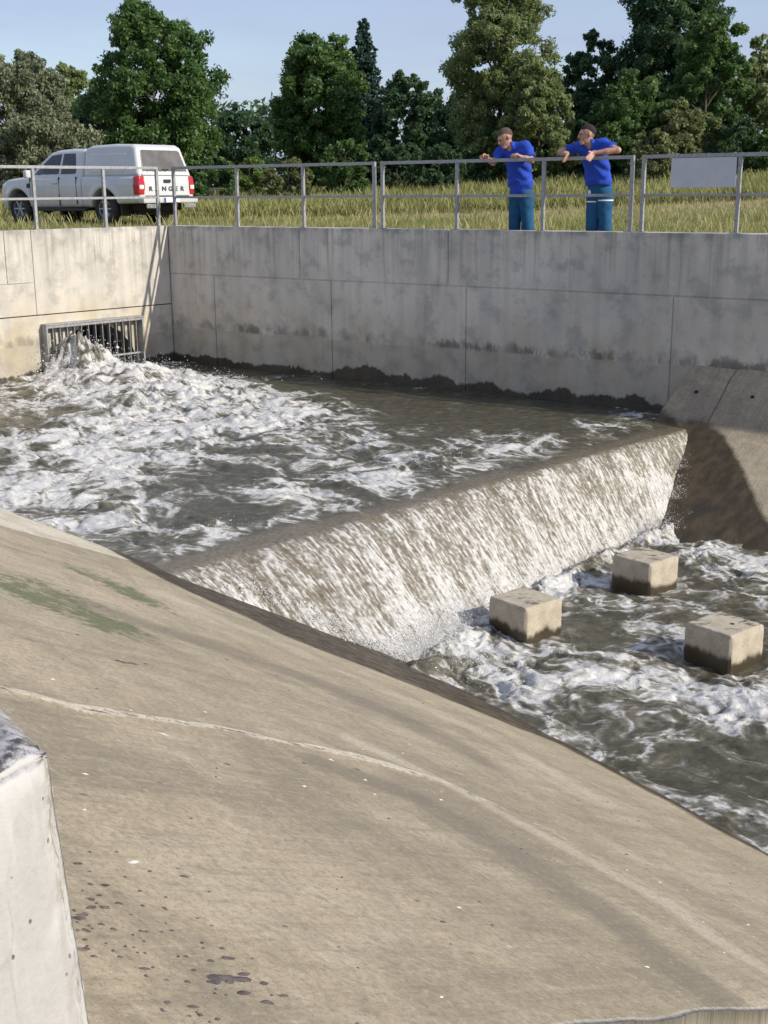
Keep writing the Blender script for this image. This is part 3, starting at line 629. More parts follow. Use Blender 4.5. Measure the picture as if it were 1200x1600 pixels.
# height
bil = 1 - np.abs(perlin(wx * 4.5, wy * 5.5, 131)); bil2 = 1 - np.abs(perlin(wx * 10, wy * 11, 133))
amp = 0.022 + 0.115 * np.clip(D, 0, 1)
flat = 1 - sst(-9.5, -9.0, Tw) * (1 - lower)
chop = fbm(wx * 1.1, wy * 1.5, 4, 121) * amp * 1.15 + amp * 0.30 * (bil - 0.6) + 0.025 * fbm(Tw * 5 + wx, Sw * 5 + wy, 3, 123) * (0.35 + D) + foam * np.clip(D, 0, 1) * 0.022 * (bil2 - 0.5)
Zw = Zb + chop * (0.12 + 0.88 * flat) * (1 - onface)
mound = 0.95 * np.exp(-(((Tw + 18.9) / 0.7) ** 2 + ((Sw - 11.75) / 0.45) ** 2)) + 0.42 * np.exp(-(((Tw + 17.6) / 1.1) ** 2 + ((Sw - 11.8) / 1.1) ** 2)) + 0.30 * np.exp(-(((Tw + 15.6) / 0.8) ** 2 + ((Sw - 11.2) / 1.4) ** 2))
Zw = Zw + mound * (0.60 + 0.42 * fbm(Tw * 2.3, Sw * 2.3, 4, 141) + 0.12 * (bil - .5) + 0.05 * (bil2 - 0.5))
# falling sheet: braided streaks
arc = Uf * 1.45 + 0.10 * fbm(Sw * 2.0, Tw * 0.4, 2, 150)
jx = Sw + 0.03 * fbm(Sw * 3, arc * 3, 3, 151) + 0.10 * (Uf - 0.3) * fbm(Sw * 0.8, Tw * 0, 2, 152)
st1 = fbm(jx * 24, arc * 2.6, 3, 153, 0.6); st2 = fbm(jx * 46, arc * 6, 3, 155, 0.6); st3 = fbm(jx * 3.0, arc * 0.7, 3, 157)
st4 = fbm(jx * 70, arc * 22, 2, 158)
strk = 0.50 * st1 + 0.60 * st2 + 0.30 * st3 + 0.40 * st4
strk = strk / float(strk.std())
edge_dark = np.exp(-(((Sw - 14.35) / 0.22) ** 2)) * sst(0.25, 0.6, Uf) + 0.7 * np.exp(-(((Sw - 13.4) / 0.5) ** 2)) * sst(0.75, 1.0, Uf)
thf = np.interp(Uf + 0.10 * fbm(Sw * 1.4, Sw * 0 + 2, 3, 159), [0, 0.06, 0.22, 0.7, 1.0], [1.3, 0.20, -0.45, -0.75, -1.9]) - 0.9 * np.exp(-((Sw - 8.0) / 0.9) ** 2) * sst(0.45, 0.85, Uf) - 1.3 * np.exp(-(((Sw - 13.55) / 0.35) ** 2)) * sst(0.35, 0.6, Uf) * sst(1.0, 0.9, Uf) + 2.2 * edge_dark
ff = np.clip((strk - thf) / 4.8 + 0.40, 0, 1)
foam = foam * (1 - onface) + ff * onface
Zw = Zw + onface * (0.012 * st1 + 0.009 * st2 + 0.045 * st3)
# heap at the toe of the fall
toe = np.exp(-((Uf - 1.12) / 0.16) ** 2)
Zw = Zw + toe * (0.05 + 0.10 * fbm(Tw * 3, Sw * 3, 3, 161) + 0.05 * (bil2 - 0.5))
shallow = np.clip(sst(-8.85, -8.58, Tw + 0.18 * fbm(Tw * 1.2, Sw * 1.2, 3, 140)) * (1 - lower), 0, 1)
Fw = grid_faces(len(tw), len(sw)); tcn = Tw.ravel()[Fw].mean(1); scn_ = Sw.ravel()[Fw].mean(1)
keepf = (scn_ < np.minimum(wall_s(tcn) + 0.10, 15.9)) & (scn_ > near_s(tcn) - 0.05) & (tcn > -19.55 + 0.012 * (14.2 - scn_))
keepf &= ~((tcn > -8.6) & (scn_ < np.where(tcn < -7.0, 5.4, 6.2 - 0.205 * (tcn + 7.03))))
def water_mat():
    m = NM('muddy_water'); v = m.pos(); fo = m.attr('foam'); sh = m.attr('shallow'); fa = m.attr('face'); pc = m.attr('pool_uv', True); fc = m.attr('face_uv', True)
    n1 = m.noise(v, 24, 6, 0.7, 0.6); n2 = m.noise(v, 80, 4, 0.7); n3 = m.noise(v, 7, 5, 0.6)
    def rid(vec, sc, det, k): return m.mth('SUBTRACT', 1.0, m.mth('MULTIPLY', m.mth('ABSOLUTE', m.mth('SUBTRACT', m.noise(vec, sc, det, 0.6, 0.35), 0.5)), k))
    pcs = m.mapv(pc, (0.75, 1.15, 1))
    lace = m.mth('ADD', m.mth('MULTIPLY', rid(pcs, 4.2, 3, 6.5), 0.5), m.mth('ADD', m.mth('MULTIPLY', rid(pcs, 10, 3, 6.0), 0.32), m.mth('MULTIPLY', rid(pcs, 24, 2, 5.5), 0.22)))
    fcs = m.mapv(fc, (1.0, 0.16, 1))
    lacef = m.mth('ADD', m.mth('MULTIPLY', rid(fcs, 22, 3, 6.0), 0.36), m.mth('ADD', m.mth('MULTIPLY', rid(fcs, 50, 3, 6.0), 0.40), m.mth('MULTIPLY', rid(m.mapv(fc, (1, 0.3, 1)), 90, 2, 5.5), 0.28)))
    lc = m.mth('ADD', m.mth('MULTIPLY', lace, m.mth('SUBTRACT', 1.0, fa)), m.mth('MULTIPLY', lacef, fa))
    f = m.mth('ADD', lc, m.mth('MULTIPLY', m.mth('SUBTRACT', fo, 0.5), 1.75)); f = m.mth('ADD', f, m.mth('MULTIPLY', m.mth('SUBTRACT', n2, 0.5), 0.4))
    solid = m.mth('MULTIPLY', m.mth('MULTIPLY', m.rng(f, 0.42, 1.32), m.rng(fo, 0.02, 0.30)), 0.92)
    veil = m.mth('MULTIPLY', m.mth('MULTIPLY', m.rng(fo, 0.0, 0.75), m.rng(n3, 0.3, 0.7, 0.55, 1.0)), 0.80)
    mud = m.mix(m.rng(n3, 0.35, 0.65), (0.058, 0.054, 0.034), (0.092, 0.085, 0.058))
    mud = m.mix(sh, mud, m.mix(m.rng(n1, 0.35, 0.65), (0.110, 0.090, 0.060), (0.20, 0.170, 0.125)))
    c = m.mix(veil, mud, (0.33, 0.31, 0.26))
    c = m.mix(solid, c, m.mix(m.rng(n1, 0.35, 0.65), (0.50, 0.49, 0.46), (0.68, 0.675, 0.66)))
    rough = m.mth('ADD', 0.08, m.mth('MULTIPLY', solid, 0.35))
    h = m.mth('ADD', m.mth('MULTIPLY', n1, 0.4), m.mth('ADD', m.mth('MULTIPLY', n2, 0.2), m.mth('ADD', m.mth('MULTIPLY', m.noise(v, 12, 4, 0.6), 0.5), m.mth('MULTIPLY', lc, 0.35))))
    return m.fin(c, rough, m.bump(h, 0.6, 0.03), IOR=1.333)
M_WATER = water_mat()
water = mesh('water', W(Tw, Sw, Zw).reshape(-1, 3), Fw[keepf], M_WATER, smooth=True, attrs=dict(foam=foam.ravel(), shallow=shallow.ravel(), face=onface.ravel(), pool_uv=np.stack([wx, wy, 0 * wx], -1).reshape(-1, 3), face_uv=np.stack([jx, arc, 0 * jx], -1).reshape(-1, 3)))
tag(water, kind='structure')

# spray: loose drops thrown up where the water breaks
def drops(spec, seed):
    g = np.random.default_rng(seed); C = []; Rr = []
    for (t, s, z, st_, ss_, sz_, n, r) in spec:
        tt = t + st_ * g.standard_normal(n); ss = s + ss_ * g.standard_normal(n); zz = z + np.abs(sz_ * g.standard_normal(n)) * g.random(n)
        C.append(W(tt, ss, zz)); Rr.append(r * np.exp(0.5 * g.standard_normal(n)))
    C = np.vstack(C); Rr = np.concatenate(Rr)
    o = np.array([(1, 0, 0), (-1, 0, 0), (0, 1, 0), (0, -1, 0), (0, 0, 1), (0, 0, -1)], float)
    f = np.array([(0, 2, 4), (2, 1, 4), (1, 3, 4), (3, 0, 4), (2, 0, 5), (1, 2, 5), (3, 1, 5), (0, 3, 5)])
    st = 1 + 0.8 * g.random((len(C), 1, 3))
    V = C[:, None] + o[None] * Rr[:, None, None] * st; n = len(C)
    return V.reshape(-1, 3), (f[None] + 6 * np.arange(n)[:, None, None]).reshape(-1, 3)
M_SPRAY = plain('white_spray', (0.66, 0.655, 0.64), 0.35, var=0.05)
spec = [(-18.95, 11.8, -2.30, 0.34, 0.30, 0.24, 4200, 0.0040), (-18.3, 11.9, -2.42, 0.6, 0.6, 0.12, 2400, 0.0036), (-16.2, 11.6, -2.46, 0.6, 0.8, 0.09, 900, 0.0034), (-16.8, 12.9, -2.50, 0.4, 0.3, 0.06, 260, 0.003),
        (-9.7, 10.8, -2.56, 0.2, 0.3, 0.04, 160, 0.0022), (-9.2, 7.1, -2.56, 0.12, 0.2, 0.04, 120, 0.0022)]
for k in range(28):
    s_ = 7.6 + k * 0.21; dens = 2.6 * math.exp(-((s_ - 8.2) / 0.8) ** 2) + 0.30 + 0.9 * math.exp(-((s_ - 12.9) / 0.5) ** 2)
    spec.append((float(face_base_t(s_)) - 0.04, s_, -3.54, 0.12, 0.12, 0.20, int(620 * dens), 0.0020))
for k in range(14):
    u_ = k / 14; spec.append((-8.15 + 1.05 * u_, 6.55 + 1.05 * u_, -2.80 - 0.75 * u_, 0.06, 0.06, 0.07, 520, 0.0019))
spec += [(-7.80, 13.2, -3.56, 0.12, 0.25, 0.16, 700, 0.0022), (-8.0, 13.75, -3.30, 0.08, 0.10, 0.22, 900, 0.0020), (-8.2, 14.15, -3.0, 0.06, 0.08, 0.14, 500, 0.0018), (-6.6, 7.95, -3.56, 0.3, 0.2, 0.07, 400, 0.0024)]
V, F = drops(spec, 3)
tag(mesh('spray', V, F, M_SPRAY, smooth=True), 'white spray of drops over the outlet and the weir foot', 'spray', kind='stuff')

# ---------------------------------------------------------------- baffle blocks
def block_mat():
    m = NM('baffle_concrete'); v = m.obj(); x, y, z = m.sep(v); n1 = m.noise(v, 5, 6, 0.65); n2 = m.noise(v, 50, 5, 0.7)
    c = m.mix(m.rng(n1, 0.35, 0.65), (0.50, 0.44, 0.335), (0.38, 0.33, 0.25))
    c = m.mix(m.mth('MULTIPLY', m.rng(n2, 0.45, 0.7), 0.4), c, (0.2, 0.17, 0.12))
    p = m.pos(); pz = m.sep(p)[2]
    e = m.mth('ADD', m.mth('ADD', -3.54, m.mth('MULTIPLY', m.rng(m.sep(m.n.new('ShaderNodeNewGeometry').outputs['Normal'])[0], 0.2, -0.2), 0.06)), m.mth('MULTIPLY', m.mth('SUBTRACT', m.noise(m.mapv(p, (1, 1, 0.35)), 3.2, 6, 0.66), 0.5), 0.30))
    wet = m.rng(m.mth('SUBTRACT', pz, e), 0.035, -0.035)
    nz = m.sep(m.n.new('ShaderNodeNewGeometry').outputs['Normal'])[2]
    drip = m.mth('MULTIPLY', m.rng(nz, 0.7, 0.9), m.rng(m.noise(m.mapv(p, (5, 14, 5), (0, 0, 0), (0, 0, 0.6)), 1.0, 4, 0.65), 0.56, 0.61))
    wet = m.mth('MAXIMUM', wet, m.mth('MULTIPLY', drip, 0.75))
    c = m.mix(wet, c, (0.055, 0.042, 0.024))
    return m.fin(c, m.mth('SUBTRACT', 0.88, m.mth('MULTIPLY', wet, 0.55)), m.bump(m.mth('ADD', n1, m.mth('MULTIPLY', n2, 0.4)), 0.5, 0.01))
M_BLOCK = block_mat()
M_DARKHOLE = plain('lifting_hole', (0.03, 0.027, 0.022), 0.8)
for (t, s, a, lab, hole_) in ((-6.884, 9.125, -7, 'square concrete baffle block standing closest to the foot of the weir, damp top', 0), (-6.792, 11.151, -5, 'square concrete baffle block nearest the far wet bank, splashed top', 0), (-5.087, 9.778, -7, 'dry-topped concrete baffle block with a small hole in its top', 1)):
    p = W(t, s, -4.35)
    root = thing('baffle_block', lab, 'block', tuple(p), math.atan2(E1[1], E1[0]) + math.radians(a), 'baffle blocks below the weir')
    b = chipped_block('block_body', -0.262, 0.262, -0.262, 0.262, 0.0, 1.085, 26, M_BLOCK, root, 0.004, 0.022, seed=int(t * -31 + s * 7))
    if hole_:
        MB().tube([(0.06, 0.03, 1.05), (0.06, 0.03, 1.0875)], 0.021, 12).build('lifting_hole', M_DARKHOLE, root)
# ---------------------------------------------------------------- trash rack over the outlet
def steel_mat(name, c, rough=0.45, metal=0.75, rust=0.0):
    m = NM(name); v = m.obj(); n = m.noise(v, 18, 5, 0.6); n2 = m.noise(v, 4, 4, 0.6)
    cc = m.mix(m.rng(n, 0.35, 0.65), tuple(x * 0.8 for x in c), tuple(x * 1.1 for x in c))
    if rust: cc = m.mix(m.mth('MULTIPLY', m.rng(n2, 0.5, 0.62), rust), cc, (0.13, 0.065, 0.03))
    return m.fin(cc, m.rng(n, 0.3, 0.7, rough - 0.08, rough + 0.12), Metallic=metal)
M_GALV = steel_mat('galvanised_steel', (0.33, 0.33, 0.335), 0.55, 0.35)
M_GRATE = steel_mat('rack_steel', (0.27, 0.27, 0.265), 0.55, 0.4, 0.35)
rzl = math.atan2(DL[1], DL[0]); OUT = -lsg                       # local y sign pointing into the pool
rack = thing('trash_rack', 'steel bar screen fixed over the round outlet pipe', 'grate', tuple(P0), rzl)
X0, X1, ZT, ZBt = 0.80, 2.87, -1.64, -3.1
def ybox(a, b): return (min(a * OUT, b * OUT), max(a * OUT, b * OUT))
y = ybox(0.0, 0.15)
MB().box(X0, X1, *ybox(0.003, 0.17), ZT, ZT + 0.025, 0.003).box(X0, X1, *ybox(0.145, 0.16), ZT - 0.05, ZT - 0.002, 0.002).build('top_frame', M_GALV, rack)
for xa, xb in ((X0, X0 + 0.03), (X1 - 0.03, X1)): MB().box(xa, xb, *ybox(0.003, 0.17), ZBt, ZT - 0.003, 0.003).build('side_frame', M_GALV, rack)
nb_ = 14; bars = [X0 + (X1 - X0) * (i + 1) / (nb_) for i in range(nb_ - 1)]
b0 = None
for x in bars:
    if b0 is None:
        b0 = MB().box(-0.007, 0.007, *ybox(0.06, 0.14), ZBt, ZT - 0.005, 0.002).build('bar', M_GRATE, rack); b0.location = (x, 0, 0)
    else:
        c = b0.copy(); col.objects.link(c); c.parent = rack; c.location = (x, 0, 0)
MB().box(X0 + 0.03, X1 - 0.03, *ybox(0.142, 0.156), -2.31, -2.275, 0.002).build('cross_bar', M_GALV, rack)

# ---------------------------------------------------------------- railings
RAIL_Z, MID_Z = 1.075, 0.52
def railing(label, origin, dirv, xs_posts, side, rail_from=None, rail_to=None):
    """one welded railing frame; local x along the wall, y outward (behind)"""
    root = thing('railing', label, 'railing', tuple(origin), math.atan2(dirv[1], dirv[0]), 'railing frames on the wall top')
    y0, y1 = (0.07, 0.12) if side > 0 else (-0.12, -0.07)
    w = 0.052
    for x in xs_posts:
        pb = MB().box(x - w / 2, x + w / 2, y0, y1, 0.008, RAIL_Z - 0.048, 0.004)
        po = pb.build('post', M_GALV, root)
        MB().box(x - 0.075, x + 0.075, (y0 + y1) / 2 - 0.065, (y0 + y1) / 2 + 0.065, 0.001, 0.010, 0.002).build('base_plate', M_GALV, po)
    a, b = xs_posts[0] - w / 2, xs_posts[-1] + w / 2
    MB().box(a, b, y0 - 0.004, y1 + 0.004, RAIL_Z - 0.05, RAIL_Z, 0.005).build('top_rail', M_GALV, root)
    for xa, xb in zip(xs_posts, xs_posts[1:]):
        MB().box(xa + w / 2 - 0.001, xb - w / 2 + 0.001, y0 + 0.008, y1 - 0.008, MID_Z - 0.02, MID_Z + 0.02, 0.004).build('mid_rail', M_GALV, root)
    return root
railing('galvanised railing frame running from the wall corner towards the two men', P0, DB, [0.12, 1.72, 3.27, 4.80], 1)
railing('galvanised railing frame the two men in blue lean on', P0, DB, [4.97, 6.43, 7.98, 9.42], 1)
railing('galvanised railing frame carrying the blank grey panel', P0, DB, [9.60, 11.01, 12.5, 14.0], 1)
railing('galvanised railing frame in front of the parked pickup', P0, DL, [0.13, 1.31, 2.74, 4.2, 5.7], -1 if lsg < 0 else 1)
M_SIGN = plain('grey_sheet', (0.50, 0.51, 0.53), 0.5, var=0.04)
sg_ = thing('blank_panel', 'blank pale grey sheet hung under the top rail', 'sign', tuple(P0), math.atan2(DB[1], DB[0]))
MB().box(10.03, 10.975, 0.050, 0.056, 0.62, 1.02, 0.002).build('sheet', M_SIGN, sg_)
for x in (10.10, 10.93):
    MB().tube([(x, 0.046, 1.0), (x, 0.046, 1.08), (x, 0.13, 1.083), (x, 0.131, 1.01), (x, 0.06, 1.0)], 0.0035, 6).build('wire_tie', M_GALV, sg_)
# ---------------------------------------------------------------- trees, bushes, meadow
def leaf_mat(name, cols, trans=0.35, rough=0.55):
    m = NM(name); a = m.attr('lv'); a2 = m.attr('lw')
    c = m.mix(m.rng(a, 0.0, 0.55, smooth=False), cols[0], cols[1]); c = m.mix(m.rng(a, 0.55, 1.0, smooth=False), c, cols[2])
    m.fin(c, rough)
    tr = m.n.new('ShaderNodeBsdfTranslucent'); m.put(tr.inputs['Color'], m.mix(0.5, c, tuple(min(1, x * 1.6) for x in cols[2])))
    ms = m.n.new('ShaderNodeMixShader'); ms.inputs[0].default_value = trans
    m.L(m.p.outputs[0], ms.inputs[1]); m.L(tr.outputs[0], ms.inputs[2]); m.L(ms.outputs[0], m.n['Material Output'].inputs['Surface'])
    return m.m
M_LEAF = dict(
    maple=leaf_mat('leaf_maple', ((0.0372, 0.0893, 0.0223), (0.0744, 0.1525, 0.0372), (0.1582, 0.2326, 0.0632))),
    willow=leaf_mat('leaf_willow', ((0.1057, 0.133, 0.0716), (0.1791, 0.208, 0.1159), (0.2814, 0.2983, 0.1791)), 0.3),
    poplar=leaf_mat('leaf_poplar', ((0.0969, 0.1452, 0.0465), (0.1744, 0.2286, 0.0814), (0.31, 0.3585, 0.155)), 0.4),
    dark=leaf_mat('leaf_dark', ((0.0282, 0.0685, 0.0322), (0.0524, 0.1109, 0.0443), (0.1109, 0.1773, 0.0645))),
    lime=leaf_mat('leaf_lime', ((0.0853, 0.15, 0.0307), (0.145, 0.2302, 0.0512), (0.2472, 0.3155, 0.0938)), 0.4),
    shrub=leaf_mat('leaf_shrub', ((0.0989, 0.133, 0.0427), (0.162, 0.191, 0.0682), (0.2558, 0.2642, 0.1194)), 0.35),
    fir=leaf_mat('needle_fir', ((0.0217, 0.0564, 0.0434), (0.0391, 0.0868, 0.0608), (0.0738, 0.1302, 0.0825)), 0.1))
m = NM('tree_bark'); v = m.obj(); n_ = m.noise(m.mapv(v, (6, 6, 1.2)), 2.0, 6, 0.7)
M_BARK = m.fin(m.mix(m.rng(n_, 0.35, 0.65), (0.045, 0.036, 0.026), (0.12, 0.10, 0.075)), 0.95, m.bump(n_, 0.8, 0.05))

def leaves(centers, rad, n, size, g, flat=0.0, droop=0.0):
    """leaf rhombi scattered through clumps; returns V,F,value"""
    k = len(centers); w = rad ** 2; w = w / w.sum(); pick = g.choice(k, n, p=w)
    d = g.standard_normal((n, 3)); d /= np.linalg.norm(d, axis=1)[:, None]
    r = rad[pick] * (g.random(n) ** 0.42)
    P = centers[pick] + d * r[:, None] * np.array([1, 1, 0.8])
    P = P + 0.16 * g.standard_normal((n, 3)) * rad[pick][:, None]
    nrm = d * 0.6 + 0.75 * g.standard_normal((n, 3)) + np.array([0, 0, 0.35]); nrm /= np.linalg.norm(nrm, axis=1)[:, None]
    a = np.cross(nrm, g.standard_normal((n, 3))); a /= np.linalg.norm(a, axis=1)[:, None]
    if droop: a = a * (1 - droop) + np.array([0, 0, -1.0]) * droop; a /= np.linalg.norm(a, axis=1)[:, None]
    b = np.cross(nrm, a); b /= np.linalg.norm(b, axis=1)[:, None] + 1e-9
    L = size * (0.6 + 0.8 * g.random(n))[:, None]; wd = L * (0.62 - 0.25 * droop)
    V = np.stack([P - a * L * 0.9 + b * wd, P + a * L * 1.1, P - a * L * 0.7 - b * wd], 1)
    F = np.arange(n * 3).reshape(n, 3)
    val = np.clip(0.45 + 0.22 * g.standard_normal(n) + 0.12 * np.repeat(g.standard_normal(k), 1)[pick], 0, 1)
    return V.reshape(-1, 3), F, np.repeat(val, 3)
def tree(name, label, px, dist, height, width, kind, seed, base=0.16, lobes=26, nleaf=11000, leaf=0.13, shape='round', group='trees behind the meadow', lean=0.0, depth=None, trunk=0.16):
    g = np.random.default_rng(seed); x = px * dist; y = dist; z = float(ground_z(np.array([x]), np.array([y]))[0]) - 0.05
    root = thing(name, label, 'tree' if height > 3.2 else 'bush', (x, y, z), g.uniform(0, 6.28) * 0, group)
    H = height; Rw = 0.84 * width / 2; Rd = 0.9 * (depth or width) / 2
    C = []; R = []
    lobes = int(lobes * 1.45)
    for i in range(lobes):
        f = base + (1 - base) * ((i + 0.5) / lobes) ** 0.9; f += 0.03 * g.standard_normal()
        q = (f - base) / (1 - base)
        if shape == 'round': env = math.sin(math.pi * min(max(0.12 + 0.80 * q, 0), 1)) ** 0.62
        elif shape == 'poplar': env = (0.50 + 0.75 * q) if q < 0.45 else (0.84 - 0.95 * (q - 0.45) ** 1.4)
        elif shape == 'cone': env = 1.0 - 0.93 * q
        else: env = 1.0 - 0.55 * q ** 2
        a = 2.4 * i + g.uniform(-.5, .5); rr_ = env * (0.30 + 0.55 * math.sqrt(g.random()))
        lr = (0.22 + 0.15 * g.random()) * min(Rw, H * 0.4) * (0.55 + 0.6 * env)
        if shape == 'cone': lr *= 0.62
        C.append((Rw * rr_ * math.cos(a) + lean * f * H, Rd * rr_ * math.sin(a), f * H - lr * 0.3)); R.append(lr)
    C = np.array(C); R = np.array(R)
    # each lobe is made of several smaller leafy sprays
    C2 = []; R2 = []
    for c, r in zip(C, R):
        k = 9; d = g.standard_normal((k, 3)); d /= np.linalg.norm(d, axis=1)[:, None]
        C2.append(c + d * r * (0.55 + 0.6 * g.random((k, 1))) * np.array([1, 1, 0.85])); R2.append(r * (0.26 + 0.26 * g.random(k)))
    C2 = np.vstack(C2); R2 = np.concatenate(R2)
    C2[:, 2] = np.clip(C2[:, 2], 0.12 * min(height, 2.0), None)
    V, F, val = leaves(C2, R2, int(nleaf * 3.4), leaf * 0.60, g, droop=0.45 if kind in ('willow',) else 0.1)
    mesh('crown', V, F, M_LEAF[kind], root, attrs=dict(lv=val))
    # trunk and limbs
    tb = MB(); tr = 0.7 * trunk * H / 9.0
    tp = [(lean * f * H + 0.04 * H * 0.3 * g.standard_normal() * (f > 0), 0.03 * g.standard_normal() * (f > 0), f * H) for f in (0, 0.12, 0.3, 0.5, 0.68, 0.85)]
    tb.tube(tp, [tr * 1.35, tr, tr * 0.85, tr * 0.6, tr * 0.38, tr * 0.12], 8)
    for i in range(0, lobes, 2):
        c = C[i]; f0 = max(0.1, min(0.8, c[2] / H - 0.16)); b0 = Vector((lean * f0 * H, 0, f0 * H)); e = Vector(c); mid = (b0 + e) / 2 + Vector((0, 0, 0.05 * H * g.random()))
        tb.tube([b0, mid, e], [tr * 0.42, tr * 0.26, tr * 0.07], 5, False)
        for j in range(3):
            q = C2[i * 9 + j]; tb.tube([mid.lerp(e, 0.6), Vector(q)], [tr * 0.14, tr * 0.04], 4, False)
    tb.build('trunk', M_BARK, root, smooth=True)
    return root
def tx(px): return (px - 600) / 1964.0
def hh_(ypx, dist): return (300 - ypx) / 1964.0 * dist + 0.61 - 0.95
T1 = 52
tree('willow_tree', 'grey-green willow with soft drooping leaves behind the pickup bonnet', tx(48), 46, hh_(72, 46), 5.0, 'willow', 11, 0.05, 30, 17000, 0.12, 'round')
tree('leafy_tree', 'mid green tree peeping out between the willow and the big maple', tx(128), 60, hh_(115, 60), 3.8, 'poplar', 12, 0.1, 20, 7000, 0.15)
tree('maple_tree', 'big dense dark green maple rising behind the pickup roof', tx(255), 52, hh_(10, 52), 5.9, 'maple', 13, 0.05, 42, 24000, 0.13)
tree('leafy_tree', 'low dark tree in the gap right of the big maple', tx(385), 60, hh_(168, 60), 3.6, 'dark', 14, 0.05, 18, 7000, 0.14)
tree('maple_tree', 'broad green maple in front of a pointed fir', tx(505), 54, hh_(62, 54), 4.8, 'maple', 15, 0.05, 34, 19000, 0.13, 'round')
tree('fir_tree', 'pointed dark fir showing over the broad maple', tx(575), 62, hh_(62, 62), 4.6, 'fir', 16, 0.05, 90, 15000, 0.13, 'cone')
tree('leafy_tree', 'dark rounded tree between the fir and the tall silvery poplar', tx(645), 60, hh_(128, 60), 4.2, 'dark', 17, 0.05, 24, 10000, 0.14)
tree('poplar_tree', 'tall airy silver-green poplar behind the two men', tx(785), 50, hh_(-45, 50), 5.6, 'poplar', 18, 0.10, 48, 24000, 0.105, 'poplar', lean=-0.02)
tree('leafy_tree', 'dusty green bushy tree at the silver poplar foot', tx(845), 48, hh_(105, 48), 3.6, 'poplar', 19, 0.0, 22, 12000, 0.105)
tree('leafy_tree', 'dark tree standing between the two tall poplars', tx(930), 58, hh_(82, 58), 4.4, 'dark', 20, 0.05, 24, 11000, 0.14)
tree('poplar_tree', 'tallest dark poplar above the blank grey panel', tx(1050), 56, hh_(-55, 56), 7.0, 'dark', 21, 0.08, 60, 30000, 0.13, 'poplar')
tree('leafy_tree', 'bright sunlit green tree under the tallest dark poplar', tx(1100), 50, hh_(35, 50), 3.7, 'maple', 25, 0.1, 22, 11000, 0.12)
tree('leafy_tree', 'low sunlit green tree behind the man with striped trousers', tx(985), 48, hh_(125, 48), 3.6, 'maple', 22, 0.0, 20, 11000, 0.11)
tree('willow_tree', 'pale willow beyond the right end of the railing', tx(1185), 52, hh_(88, 52), 3.6, 'poplar', 23, 0.05, 24, 12000, 0.12)
tree('leafy_tree', 'low pale green tree left of the right hand willow', tx(1065), 47, hh_(165, 47), 3.4, 'shrub', 24, 0.0, 20, 10000, 0.105)
tree('leafy_tree', 'dark low tree filling the hedge behind the pickup canopy', tx(160), 56, hh_(150, 56), 3.6, 'dark', 26, 0.0, 20, 9000, 0.14)
tree('leafy_tree', 'dark low tree filling the hedge right of the silver poplar', tx(720), 56, hh_(170, 56), 3.2, 'dark', 27, 0.0, 18, 8000, 0.14)
bsh = [(15, 45, 195, 2.6, 'willow', 'grey shrub under the willow crown'), (330, 47, 205, 2.8, 'maple', 'dark green shrub right of the pickup tailgate'), (395, 48, 212, 2.6, 'lime', 'small bright shrub below the gap in the trees'), (455, 46, 212, 2.8, 'shrub', 'olive shrub in front of the broad maple'), (545, 47, 195, 2.8, 'maple', 'dark leafy shrub at the broad maple foot'),
       (625, 49, 205, 2.8, 'dark', 'dark shrub under the fir'), (690, 47, 208, 2.6, 'dark', 'dark shrub left of the silver poplar trunk'), (765, 49, 190, 2.8, 'dark', 'shaded shrub under the silver poplar'), (900, 50, 190, 3.0, 'dark', 'shaded shrub between the two men'), (1020, 45, 195, 2.4, 'shrub', 'olive shrub under the low pale tree'), (1150, 46, 185, 2.8, 'dark', 'dark shrub below the right hand willow'), (1215, 46, 195, 2.6, 'maple', 'green shrub past the railing end')]
for i, (px, dist, yt, w_, kd, lab) in enumerate(bsh):
    tree('bush', lab, tx(px), dist, hh_(yt, dist), w_, kd, 60 + i, 0.0, 12, 5200, 0.10, 'round', 'bushes along the tree line')
# continuous dark thicket far behind everything
g = np.random.default_rng(99); n = 130
xs_ = np.linspace(-46, 46, n); C = []; R = []
for x in xs_:
    for k in range(5): C.append((x + g.uniform(-.6, .6), 66 + g.uniform(-1, 3) + 0.004 * x * x, 0.9 + k * 0.8 + g.uniform(-.3, .3) + 0.5 * math.sin(x * 0.7) * (k == 4))); R.append(0.8 + 0.35 * g.random())
V, F, val = leaves(np.array(C), np.array(R), 60000, 0.17, g)
tag(mesh('thicket', V, F, M_LEAF['dark'], attrs=dict(lv=val)), 'dark thicket closing the view behind the trees', 'thicket', kind='stuff')

